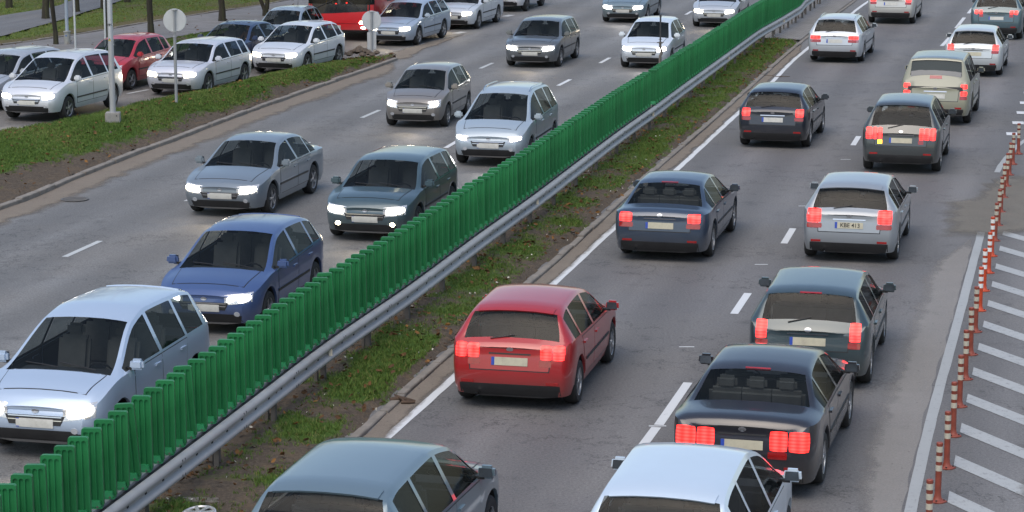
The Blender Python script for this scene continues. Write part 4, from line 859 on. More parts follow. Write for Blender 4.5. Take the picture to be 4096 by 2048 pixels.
    bmesh.ops.recalc_face_normals(bm, faces=list(bm.faces)); bm.verts.index_update()
    fix = {fm[q]: tuple(v.index for v in q.verts) for q in bm.faces if q in fm}; bm.normal_update(); vn = [v.normal.copy() for v in bm.verts]; bm.free()
    for k in F: F[k] = [fix.get(f, f) for f in F[k]]
    for k in SW: SW[k] = [fix.get(f, f) for f in SW[k]]
    bvh = BVHTree.FromPolygons([Vector(v) for v in V], [fix.get(f, f) for f in allf])
    return dict(V=V, F=F, SW=SW, bvh=bvh, vn=vn, xs=[fx - c for c in xs], AR=AR)
def sub(V, faces, vn=None, off=0.0):
    ids = sorted({i for f in faces for i in f}); m = {i: k for k, i in enumerate(ids)}
    return [Vector(V[i]) + (vn[i] * off if vn else Vector()) for i in ids], [tuple(m[i] for i in f) for f in faces]
def patch(bvh, axis, corners, nu=6, nv=4, off=.006, thick=.02, rnd=0.0):
    """a solid plate hugging the body; corners (u,v) in order; axis '+x' '-x' '+y' '-y' '+z'"""
    D = {'+x': Vector((-1, 0, 0)), '-x': Vector((1, 0, 0)), '+y': Vector((0, -1, 0)), '-y': Vector((0, 1, 0)), '+z': Vector((0, 0, -1))}[axis]
    Fp, Bp = [], []
    for j in range(nv + 1):
        for i in range(nu + 1):
            a, b = i / nu * 2 - 1, j / nv * 2 - 1
            if rnd: a, b = a * (1 - rnd) + a * math.sqrt(1 - b * b / 2) * rnd, b * (1 - rnd) + b * math.sqrt(1 - a * a / 2) * rnd
            a, b = (a + 1) / 2, (b + 1) / 2
            u = sum(c[0] * w for c, w in zip(corners, ((1 - a) * (1 - b), a * (1 - b), a * b, (1 - a) * b))); v = sum(c[1] * w for c, w in zip(corners, ((1 - a) * (1 - b), a * (1 - b), a * b, (1 - a) * b)))
            o = {'x': Vector((0, u, v)), 'y': Vector((u, 0, v)), 'z': Vector((u, v, 0))}[axis[1]] - D * 8
            h, n, _, _ = bvh.ray_cast(o, D)
            if h is None: h, n, _, _ = bvh.find_nearest(o + D * 6.0)
            if n.dot(D) > 0: n = -n
            Fp.append(h + n * off); Bp.append(h - n * thick)
    w = nu + 1; n = len(Fp); f = []
    q_ = (Fp[0], Fp[nu], Fp[-1]); nn_ = (q_[1] - q_[0]).cross(q_[2] - q_[0]); flip = nn_.dot(D) < 0
    for j in range(nv):
        for i in range(nu):
            q = (j * w + i, j * w + i + 1, (j + 1) * w + i + 1, (j + 1) * w + i); f.append(q)
    edge = [i for i in range(w)] + [j * w + nu for j in range(1, nv + 1)] + [nv * w + i for i in range(nu - 1, -1, -1)] + [j * w for j in range(nv - 1, 0, -1)]
    for a, b in zip(edge, edge[1:] + edge[:1]): f.append((a, a + n, b + n, b))
    if not flip: f = [q[::-1] for q in f]
    return Fp + Bp, f
WH = {}
def wheel_parts(r, w, dark):
    k = (round(r, 3), w, dark)
    if k not in WH:
        t = MB(); t.lathe([(r * .64, -w / 2), (r * .9, -w / 2 - .004), (r * .975, -w / 2 + .02), (r, -w / 2 + .05), (r, w / 2 - .05), (r * .975, w / 2 - .02), (r * .9, w / 2 + .004), (r * .64, w / 2)], (0, 0, 0), 28, 0, 'y', False)
        m = MB(); m.lathe([(r * .66, -w / 2 + .002), (r * .62, -w / 2 + .012), (r * .60, -w * .2), (r * .60, w / 2), (r * .66, w / 2)], (0, 0, 0), 28, 0, 'y', False)
        m.lathe([(.001, -w * .12), (r * .60, -w * .12)], (0, 0, 0), 24, 1, 'y', False)
        for i in range(5):
            a = 2 * math.pi * i / 5; m.box((r * .36 * math.cos(a), -w / 2 + .025, r * .36 * math.sin(a)), (r * .56, .03, r * .17), 0, 0, .008, ry=-a)
        m.lathe([(.001, -w / 2), (r * .14, -w / 2 + .004), (r * .16, -w / 2 + .03)], (0, 0, 0), 12, 0, 'y', False)
        a, b = t.build('tyre', TYRE), m.build('rim', [RIMD if dark else RIM, BLACK]); WH[k] = (a.data, b.data)
        bpy.data.objects.remove(a); bpy.data.objects.remove(b)
    return WH[k]
SHP = {}
def car(name, shape, col, label, pos, fwd, end, group, metal=.25, scale=(1, 1, 1), head=None, tail='on', tl=None, hl=None, plate='white', text=None, rails=False, roofcol=None, rimdark=False, blink=False, rack=False, antenna=False, category='car', fog=False):
    """pos: (x, y) of the 'front' or 'rear' bumper; fwd: direction of travel"""
    S = SHAPES[shape]
    if shape not in SHP: SHP[shape] = build_shape(S)
    Q = SHP[shape]; V, F, bvh, vn = Q['V'], Q['F'], Q['bvh'], Q['vn']; L, W, H = S['L'], S['W'], S['H']
    f = Vector((*fwd, 0)).normalized(); c = Vector((*pos, 0)) + f * (L / 2 if end == 'rear' else -L / 2)
    root = tag(empty(name, (c.x, c.y, .006), math.atan2(f.y, f.x)), label, category, group); root.scale = scale
    pm = paint('paint_' + name, col, metal)
    faces = F['body'] + F['under']; v, fc = sub(V, faces)
    body = mesh_obj('body', v, fc, [pm, BLACK], root, 32, [0] * len(F['body']) + [1] * len(F['under']))
    if roofcol is not None:
        b = patch(bvh, '+z', [(L / 2 - S['rr'], -S['wroof'] * .97), (L / 2 - S['rf'] - .02, -S['wroof'] * .97), (L / 2 - S['rf'] - .02, S['wroof'] * .97), (L / 2 - S['rr'], S['wroof'] * .97)], 14, 8, .006, .01); mesh_obj('roof', *b, paint('roof_' + name, roofcol, metal), root, 40)
    gl = lambda n, fs, off=-.006: mesh_obj(n, *sub(V, fs, vn, off), GLASS, root, 180)
    gl('windscreen', F['windscreen']); gl('rear_window', F['rear_window'])
    for k in sorted(Q['SW']): gl('side_window', Q['SW'][k])
    # cabin
    zf = .30; zs = S['belt'][1][1] - .42
    mb = MB(); mb.box((L / 2 - (S['cowl'] + S['gb']) / 2, 0, zf), (S['gb'] - S['cowl'] - .1, W - .34, .05)); mb.box((L / 2 - S['cowl'] - .32, 0, zs + .26), (.42, W - .36, .26), 0, 0, .06); mb.box((L / 2 - S['gb'] + .30, 0, zs + .18), (.5, W - .38, .30)); mb.build('cabin_floor', CABIN, root)
    sx = L / 2 - S['cowl'] - 1.05
    seat = None
    for px, ys in ((sx, (.36, -.36)), (sx - .85, (.38, 0, -.38))):
        for y in ys:
            if seat is None:
                mb = MB(); mb.box((0, 0, zs), (.5, .48, .16), 0, 0, .05); mb.box((-.26, 0, zs + .33), (.14, .47, .60), 0, 0, .05, ry=R(-14)); mb.box((-.345, 0, zs + .70), (.09, .26, .17), 0, 0, .04, ry=R(-10)); seat = mb.build('seat', SEAT, root)
                so = seat
            else: so = link(bpy.data.objects.new('seat', seat.data), root)
            so.location = (px, y, 0)
    mb = MB(); n = 16; mb.tube([(0, .18 * math.cos(2 * math.pi * k / n), .18 * math.sin(2 * math.pi * k / n)) for k in range(n + 1)], .014, 6); mb.box((.02, 0, 0), (.03, .33, .05)); sw = mb.build('steering_wheel', BLACK, root); sw.location = (sx + .48, .36, zs + .30); sw.rotation_euler = (0, R(25), 0)
    # wheels
    r = S['wr']; tm, rm = wheel_parts(r, .20, rimdark)
    for x in Q['xs']:
        for sg in (1, -1):
            w = link(bpy.data.objects.new('wheel', None), root); w.empty_display_size = .1; w.location = (x, sg * (W / 2 - .115), r); w.rotation_euler = (0, random.uniform(0, 6), math.pi if sg > 0 else 0)
            link(bpy.data.objects.new('tyre', tm), w); link(bpy.data.objects.new('rim', rm), w)
    # doors with handles
    X = lambda s: L / 2 - s
    zl = S['belt'][1][1]; low = .36 if H < 1.6 else .42
    wheel_gap = S['fo'] + S['wb'] - Q['AR'] - .02
    d1 = (S['fo'] + Q['AR'] + .10, S['wins'][0][1] + .04); d2 = (S['wins'][1][0] - .04, min(S['wins'][1][1] + .03, wheel_gap + .22))
    for a, b in (d1, d2):
        for sg, ax in ((1, '+y'), (-1, '-y')):
            bb = b if b < wheel_gap else b; lowb = min(b, wheel_gap - .02)
            zt_a = pchip(S['belt'], a) - .03; zt_b = pchip(S['belt'], b) - .03
            mesh_obj('door_seam', *patch(bvh, ax, [(X(lowb + .014), low - .014), (X(a - .014), low - .014), (X(a - .014), zt_a + .012), (X(bb + .014), zt_b + .012)], 8, 6, .0015, .01), BLACK, root, 30)
            d = mesh_obj('door', *patch(bvh, ax, [(X(lowb), low), (X(a), low), (X(a), zt_a), (X(bb), zt_b)], 8, 6, .0045, .01), pm, root, 30)
            h = mesh_obj('door_handle', *patch(bvh, ax, [(X(b - .08), zt_b - .115), (X(b - .27), zt_b - .115), (X(b - .27), zt_b - .085), (X(b - .08), zt_b - .085)], 4, 2, .026, .01), pm, None, 40); h.parent = d
    # bumpers, trim, seams
    tr = (lambda n, ax, c, m, nu=6, nv=3, off=.005, th=.02, rd=0.0: mesh_obj(n, *patch(bvh, ax, c, nu, nv, off, th, rd), m, root, 40))
    wf = W / 2 - .25; wb_ = W / 2 - .16
    low0 = .24 if H < 1.6 else .30
    tr('front_bumper_trim', '+x', [(-wf, low0), (wf, low0), (wf - .08, low0 + .13), (-wf + .08, low0 + .13)], BLACK, 12, 3)
    zg = S['top'][0][1] - .14
    tr('grille', '+x', [(-.36, zg - .10), (.36, zg - .10), (.42, zg + .02), (-.42, zg + .02)], BLACK, 10, 3, .006, .02)
    for q in (-.045, .0): tr('grille_bar', '+x', [(-.37, zg + q), (.37, zg + q), (.38, zg + q + .012), (-.38, zg + q + .012)], CHROME, 8, 1, .012, .01)
    tr('rear_bumper_trim', '-x', [(-wb_, low0), (wb_, low0), (wb_, low0 + .15), (-wb_, low0 + .15)], BLACK, 12, 3)
    zb_ = .60 if H < 1.6 else .66
    tr('boot_seam', '-x', [(-wb_ + .146, zb_ - .014), (wb_ - .146, zb_ - .014), (wb_ - .116, S['top'][-1][1] - .01), (-wb_ + .116, S['top'][-1][1] - .01)], BLACK, 10, 5, .002, .012)
    tr('bonnet_seam', '+z', [(X(S['cowl'] - .035), -W / 2 + .197), (X(.285), -W / 2 + .267), (X(.285), W / 2 - .267), (X(S['cowl'] - .035), W / 2 - .197)], BLACK, 8, 8, .002, .012)
    tr('badge', '+x', [(-.05, zg + .045), (.05, zg + .045), (.05, zg + .105), (-.05, zg + .105)], RIM, 4, 4, .010, .01, 1.0)
    tr('badge', '-x', [(-.05, .86 if H < 1.6 else .95), (.05, .86 if H < 1.6 else .95), (.05, .92 if H < 1.6 else 1.01), (-.05, .92 if H < 1.6 else 1.01)], RIM, 4, 4, .012, .01, 1.0)
    tr('boot_handle', '-x', [(-.30, .815 if H < 1.6 else .89), (.30, .815 if H < 1.6 else .89), (.30, .835 if H < 1.6 else .915), (-.30, .835 if H < 1.6 else .915)], CHROME if random.random() < .5 else BLACK, 6, 1, .012, .01)
    for sg, ax in ((1, '+y'), (-1, '-y')):
        tr('rub_strip', ax, [(X(S['fo'] + S['wb'] - Q['AR'] - .05), .545), (X(S['fo'] + Q['AR'] + .07), .545), (X(S['fo'] + Q['AR'] + .07), .585), (X(S['fo'] + S['wb'] - Q['AR'] - .05), .585)], BLACK, 8, 1, .014, .01)
    mb = MB(); mb.lathe([(.028, 0), (.028, .10), (.022, .10), (.022, 0)], (-L / 2 + .0, .45, .245 if H < 1.6 else .28), 10, 0, 'x', False); mb.build('exhaust_pipe', CHROME, root)
    if shape not in ('saloon', 'limousine', 'offroad'):
        pts = []
        for k in range(5):
            y = .30 - .34 * k / 4; x = X(S['gb'] - .05 - .05 * k / 4); h, n, _, _ = bvh.ray_cast(Vector((x, y, 4)), Vector((0, 0, -1))); pts.append(h + n * .014)
        mb = MB(); mb.tube(pts, .009, 5); mb.build('rear_wiper', BLACK, root)
    tr('boot_lid', '-x', [(-wb_ + .16, zb_), (wb_ - .16, zb_), (wb_ - .13, S['top'][-1][1] - .02), (-wb_ + .13, S['top'][-1][1] - .02)], pm, 10, 5, .005, .012)
    tr('bonnet', '+z', [(X(S['cowl'] - .05), -W / 2 + .21), (X(.30), -W / 2 + .28), (X(.30), W / 2 - .28), (X(S['cowl'] - .05), W / 2 - .21)], pm, 8, 8, .005, .012)
    # plates
    pmn = PLATEM if plate == 'white' else PLATEY
    for ax, z, s_ in (('+x', .47 if H < 1.6 else .52, 1), ('-x', (.72 if H < 1.6 else .78), -1)):
        if shape in ('saloon', 'limousine') and ax == '-x': z = .70
        k = tr('licence_plate', ax, [(-.26, z - .056), (.26, z - .056), (.26, z + .056), (-.26, z + .056)], pmn, 4, 2, .014, .004)
        e = mesh_obj('plate_band', *patch(bvh, ax, [(s_ * -.26, z - .056), (s_ * -.215, z - .056), (s_ * -.215, z + .056), (s_ * -.26, z + .056)][::s_], 1, 1, .0155, .001), PBLUE, None, None); e.parent = k
        if text and text[0] == ax:
            t = text_mesh(text[1], .105, 'plate_number', INK, None, .001, .001); t.parent = k
            h, n, _, _ = bvh.ray_cast(Vector((5 * s_, 0, z)), Vector((-s_, 0, 0))); n = Vector((s_ * abs(n.x), 0, n.z)).normalized()
            up = Vector((0, 0, 1)); rt = up.cross(n).normalized(); up = n.cross(rt)
            t.matrix_basis = Matrix.Translation(h + n * .0175 + rt * .02) @ Matrix((rt, up, n)).transposed().to_4x4()
    # lamps
    hm = {'white': HEADW, 'warm': HEADY, None: HEADOFF}[head]
    zh = S['top'][0][1] - .07; hl = hl or [(.42, .78, -.075, .055)]
    for sg in (1, -1):
        for y0, y1, a, b in hl:
            y1 = min(y1, W / 2 - .125)
            tr('headlight', '+x', [(sg * y0, zh + a), (sg * y1, zh + a + .05), (sg * y1, zh + b + .03), (sg * y0, zh + b)], hm, 7, 4, .008, .02, .5)
        k = tr('headlight_surround', '+x', [(sg * (hl[0][0] - .05), zh + hl[0][2] - .03), (sg * (W / 2 - .105), zh + hl[0][2] + .02), (sg * (W / 2 - .105), zh + hl[0][3] + .06), (sg * (hl[0][0] - .05), zh + hl[0][3] + .02)], HEADOFF, 8, 4, .004, .02)
        tr('fog_lamp', '+x', [(sg * .50, low0 + .10), (sg * .60, low0 + .10), (sg * .60, low0 + .18), (sg * .50, low0 + .18)], HEADY if fog else HEADOFF, 4, 4, .008, .02, 1.0)
        tlm = TAIL if tail == 'on' and not head else TAILD
        for n, (y0, y1, z0, z1) in enumerate(tl or [(.46, .78, .78, .93)]):
            y1 = min(y1, W / 2 - .085)
            tr('tail_light', '-x', [(sg * y0, z0), (sg * y1, z0), (sg * y1, z1), (sg * y0, z1)], tlm, 6, 4, .010, .03, .25)
        y0, y1, z0, z1 = (tl or [(.46, .78, .78, .93)])[0]; y1 = min(y1, W / 2 - .085); zz = min(q[2] for q in (tl or [(0, 0, .78, 0)]))
        tr('tail_lens', '-x', [(sg * (y0 - .02), zz - .10), (sg * y1, zz - .10), (sg * y1, zz - .01), (sg * (y0 - .02), zz - .01)], TAILD, 5, 3, .007, .02, .2)
        if blink and sg > 0: tr('indicator', '-x', [(y1 - .10, z0 - .10), (y1, z0 - .10), (y1, z0 - .012), (y1 - .10, z0 - .012)], AMBER, 3, 3, .014, .02)
        tr('rear_reflector', '-x', [(sg * .52, low0 + .16), (sg * .70, low0 + .16), (sg * .70, low0 + .20), (sg * .52, low0 + .20)], TAILD, 3, 1, .008)
        # door mirrors
        xm = X(S['wins'][0][0] + .14); zm = pchip(S['belt'], S['wins'][0][0]) + .07
        mb = MB(); mb.box((xm, sg * (W / 2 + .075), zm + .02), (.13, .21, .145), 0, 0, .035, taper=.85); mb.box((xm - .01, sg * (W / 2 - .02), zm - .045), (.06, .14, .035), 0, 1); mb.add([(xm - .066, sg * (W / 2 - .005), zm - .03), (xm - .066, sg * (W / 2 + .155), zm - .03), (xm - .066, sg * (W / 2 + .145), zm + .075), (xm - .066, sg * (W / 2 + .0), zm + .075)], [(0, 1, 2, 3)], 2)
        mb.build('door_mirror', [pm, BLACK, MIRR], root)
        if rails:
            a, b = X(S['rf'] + .15), X(S['rr'] - .15); zr = H + .02; y = sg * (S['wroof'] - .03)
            pts = []
            for k in range(9):
                x = a + (b - a) * k / 8; h, n, _, _ = bvh.ray_cast(Vector((x, y, 4)), Vector((0, 0, -1))); pts.append((x, y, h.z + (.045 if 0 < k < 8 else .0)))
            mb = MB(); mb.tube(pts, .014, 6); mb.build('roof_rail', CHROME if not rimdark else BLACK, root)
    if head:
        ld = bpy.data.lights.new('headlamp_beam', 'SPOT'); ld.energy = 22; ld.spot_size = R(75); ld.spot_blend = .8; ld.shadow_soft_size = .12; ld.color = (1, .95, .88) if head == 'white' else (1, .82, .58)
        lo_ = link(bpy.data.objects.new('headlamp_beam', ld), root); lo_.location = (L / 2 + .06, 0, zh); lo_.rotation_euler = (0, R(-78), 0)
    # wipers, third brake lamp, door-sill
    mb = MB()
    for y0, y1 in ((.52, -.02), (-.02, -.52)):
        pts = []
        for k in range(5):
            y = y0 + (y1 - y0) * k / 4; x = X(S['cowl'] + .02 + .10 * k / 4); h, n, _, _ = bvh.ray_cast(Vector((x, y, 4)), Vector((0, 0, -1))); pts.append(h + n * .012)
        mb.tube(pts, .008, 5)
    mb.build('wiper', BLACK, root)
    tr('brake_lamp', '+z', [(X(S['rr'] + .035), -.16), (X(S['rr'] + .005), -.16), (X(S['rr'] + .005), .16), (X(S['rr'] + .035), .16)], TAILD, 4, 1, .008)
    if shape in ('hatch', 'small', 'estate', 'suv', 'mpv'):
        wv, wf_ = patch(bvh, '+z', [(X(S['rr'] + .06), -S['wroof'] * .9), (X(S['rr'] - .10), -S['wroof'] * .92), (X(S['rr'] - .10), S['wroof'] * .92), (X(S['rr'] + .06), S['wroof'] * .9)], 4, 8, .016, .01); mesh_obj('roof_spoiler', wv, wf_, pm, root, 40)
    if antenna:
        h, n, _, _ = bvh.ray_cast(Vector((X(S['rr'] - .25), 0, 4)), Vector((0, 0, -1))); mb = MB(); mb.tube([h, h + Vector((-.02, 0, .10)), h + Vector((-.06, 0, .36))], [.012, .006, .004], 6); mb.build('antenna', BLACK, root)
    return root
GR, GL, GS = 'cars driving away on the right carriageway', 'cars coming on the left carriageway', 'cars queuing on the slip road'
def rt(p): return tuple(DSH.dir_at(p))
def lf(p): d = LB.dir_at(p); return (-d[0], -d[1])
TV = [(.52, .80, .76, 1.02)]
# right carriageway, seen from behind
car('suv', 'suv', (.13, .19, .23), 'slate blue-grey car cut by the bottom edge, next to the white edge line', (-2.0, 22.7), rt((-1.5, 24)), 'rear', GR, tail='off')
car('hatchback', 'hatch', (.36, .010, .014), 'bright red hatchback with lit twin tail lights beside the median', (-.05, 32.5), rt((0, 33)), 'rear', GR, metal=.05, tl=[(.44, .60, .76, .95), (.62, .78, .76, .95)], plate='cream')
car('saloon_car', 'saloon', (.030, .052, .090), 'dark navy saloon with round red tail lights, behind the red hatchback', (2.72, 43.5), rt((2.7, 43)), 'rear', GR, tl=[(.52, .76, .76, .92)], plate='cream')
car('hatchback', 'hatch', (.014, .020, .034), 'black hatchback alone in the inner lane, halfway up the right road', (6.40, 58.3), rt((6.4, 58)), 'rear', GR, tl=[(.56, .76, .80, .98)])
car('estate_car', 'estate', (.50, .54, .58), 'pale silver estate car beside the end of the median grass', (10.53, 77.9), rt((10.5, 78)), 'rear', GR, tl=[(.46, .78, .78, .90)], rails=True)
car('estate_car', 'mpv', (.50, .50, .47), 'cream-silver people carrier at the top edge in the inner lane', (14.54, 91.8), rt((14.5, 92)), 'rear', GR, tl=[(.56, .78, .86, 1.04)])
car('van', 'mpv', (.60, .70, .80), 'pale blue-white people carrier cut by the bottom edge, in the outer lane', (1.40, 22.7), rt((1.6, 24)), 'rear', GR, tail='off', rails=False)
car('saloon_car', 'limousine', (.017, .018, .026), 'black saloon with very large bright red tail light blocks', (2.80, 28.2), rt((3, 29)), 'rear', GR, tl=[(.34, .56, .64, .89), (.575, .82, .64, .89)], plate='cream')
car('hatchback', 'compact', (.030, .055, .066), 'dark green-grey hatchback with slim tail lights and a large pale plate', (4.28, 33.75), rt((4.2, 34)), 'rear', GR, tl=[(.60, .76, .74, 1.0)], plate='cream')
car('hatchback', 'hatch', (.30, .33, .36), 'silver-grey hatchback with square red tail lights and plate KBE 413', (6.22, 43.4), rt((6.2, 43)), 'rear', GR, tl=[(.52, .78, .76, 1.00)], plate='cream', text=('-x', 'KBE 413'))
car('hatchback', 'mpv', (.045, .055, .060), 'charcoal car with tall striped tail lights and one flashing amber indicator', (8.90, 54.2), rt((8.9, 54)), 'rear', GR, tl=[(.42, .52, .80, 1.06), (.54, .64, .80, 1.06), (.66, .79, .80, 1.06)], blink=True, plate='cream')
car('off_roader', 'offroad', (.27, .27, .20), 'olive-beige boxy off-roader with a dark roof and doubled tail lights', (11.15, 62.6), rt((11.2, 62)), 'rear', GR, metal=.05, tl=[(.66, .84, .98, 1.10), (.66, .84, .80, .92)], roofcol=(.05, .06, .07), plate='white', rimdark=True)
car('estate_car', 'estate', (.52, .56, .58), 'white-silver estate car between the olive off-roader and the teal car', (14.30, 73.9), rt((14.3, 74)), 'rear', GR, tl=[(.58, .78, .84, 1.0)], plate='cream')
car('suv', 'suv', (.055, .105, .13), 'dark teal car at the upper right corner', (17.35, 85.6), rt((17.3, 85.6)), 'rear', GR, tl=[(.48, .60, .92, 1.06), (.64, .76, .92, 1.06)])
# left carriageway, seen from the front
car('saloon_car', 'saloon', (.17, .21, .25), 'slate grey saloon with warm headlights in the middle lane, left of the green fence', (-6.02, 48.3), lf((-6, 48)), 'front', GL, head='warm')
car('hatchback', 'small', (.20, .19, .18), 'small brown-grey hatchback with warm headlights in the middle lane', (-2.62, 62.0), lf((-2.6, 62)), 'front', GL, head='warm', hl=[(.46, .68, -.07, .07)])
car('hatchback', 'mpv', (.36, .43, .49), 'pale grey-blue people carrier with white headlights close to the fence', (-.58, 55.2), lf((-.5, 55)), 'front', GL, head='white', hl=[(.52, .80, -.05, .045)], rails=True)
car('hatchback', 'compact', (.045, .085, .105), 'dark teal hatchback with warm headlights close to the fence', (-2.87, 45.5), lf((-2.9, 45)), 'front', GL, head='warm', fog=True)
car('hatchback', 'hatch', (.045, .09, .23), 'royal blue hatchback with white headlights close to the fence', (-4.95, 37.3), lf((-5, 37)), 'front', GL, head='white', hl=[(.40, .54, -.055, .05), (.58, .80, -.055, .055)])
car('van', 'mpv', (.42, .52, .66), 'pale sky-blue people carrier with warm headlights at the left edge', (-6.20, 29.9), lf((-6.2, 30)), 'front', GL, head='warm', hl=[(.44, .80, -.08, .07)])
car('hatchback', 'compact', (.10, .115, .13), 'dark grey hatchback with warm headlights in the middle lane, near the top', (.55, 76.4), lf((.6, 76)), 'front', GL, head='warm')
car('hatchback', 'small', (.66, .72, .78), 'white hatchback with white headlights behind the tall dark thin post', (4.20, 76.1), lf((4.2, 76)), 'front', GL, head='white')
car('estate_car', 'estate', (.16, .22, .25), 'grey-teal estate car with white headlights at the top edge, middle lane', (4.25, 92.2), lf((4.2, 92)), 'front', GL, head='white')
car('hatchback', 'hatch', (.46, .50, .54), 'silver hatchback with warm headlights at the top, next to the green fence', (7.62, 90.3), lf((7.6, 90)), 'front', GL, head='warm')
# slip road queue, seen from the front
def sl(k): v = Vector((-k, -1)).normalized(); return (v.x, v.y)
car('hatchback', 'mpv', (.62, .65, .70), 'white tall car with white headlights at the left edge, in front of the lamp post', (-13.0, 63.3), sl(.30), 'front', GS, head='white', hl=[(.46, .80, -.07, .06)])
car('hatchback', 'estate', (.40, .43, .47), 'silver-grey estate car half hidden behind the white tall car at the left edge', (-15.1, 65.6), sl(.34), 'front', GS, head='warm')
car('hatchback', 'small', (.40, .018, .030), 'red small hatchback with warm headlights behind the lamp post', (-12.3, 70.3), sl(.32), 'front', GS, metal=.05, head='warm', hl=[(.40, .74, -.07, .07)])
car('hatchback', 'compact', (.60, .62, .68), 'white hatchback behind the big round sign', (-9.94, 68.9), sl(.31), 'front', GS, head='warm')
s4 = car('saloon_car', 'saloon', (.022, .045, .105), 'dark navy saloon standing in the far queue lane, in front of the pale blue hatchback', (-9.6, 75.2), sl(.33), 'front', GS, head='white', hl=[(.40, .56, -.06, .06), (.60, .76, -.06, .06)])
s5 = car('hatchback', 'small', (.27, .33, .39), 'pale blue-silver hatchback with a roof aerial, standing left of the red bus', (-8.12, 80.35), sl(.22), 'front', GS, head='warm', antenna=True, hl=[(.54, .70, -.06, .05)])
car('hatchback', 'hatch', (.66, .69, .73), 'white hatchback with warm headlights in the near slip lane, beside the navy saloon', (-7.5, 74.5), sl(.33), 'front', GS, head='warm')
car('estate_car', 'estate', (.34, .41, .50), 'blue-grey estate car with bright headlights, beside the bus and right of the low sign', (-4.35, 83.4), sl(.31), 'front', GS, head='warm')
car('estate_car', 'estate', (.58, .62, .66), 'white estate car right of the bus in the queue, behind the blue-grey estate car', (-2.3, 89.5), sl(.27), 'front', GS, head='warm')
car('suv', 'suv', (.68, .70, .73), 'white car at the top edge with plate KGT 446 and dark wheels', (-.45, 97.2), sl(.26), 'front', GS, rimdark=True, text=('+x', 'KGT 446'))

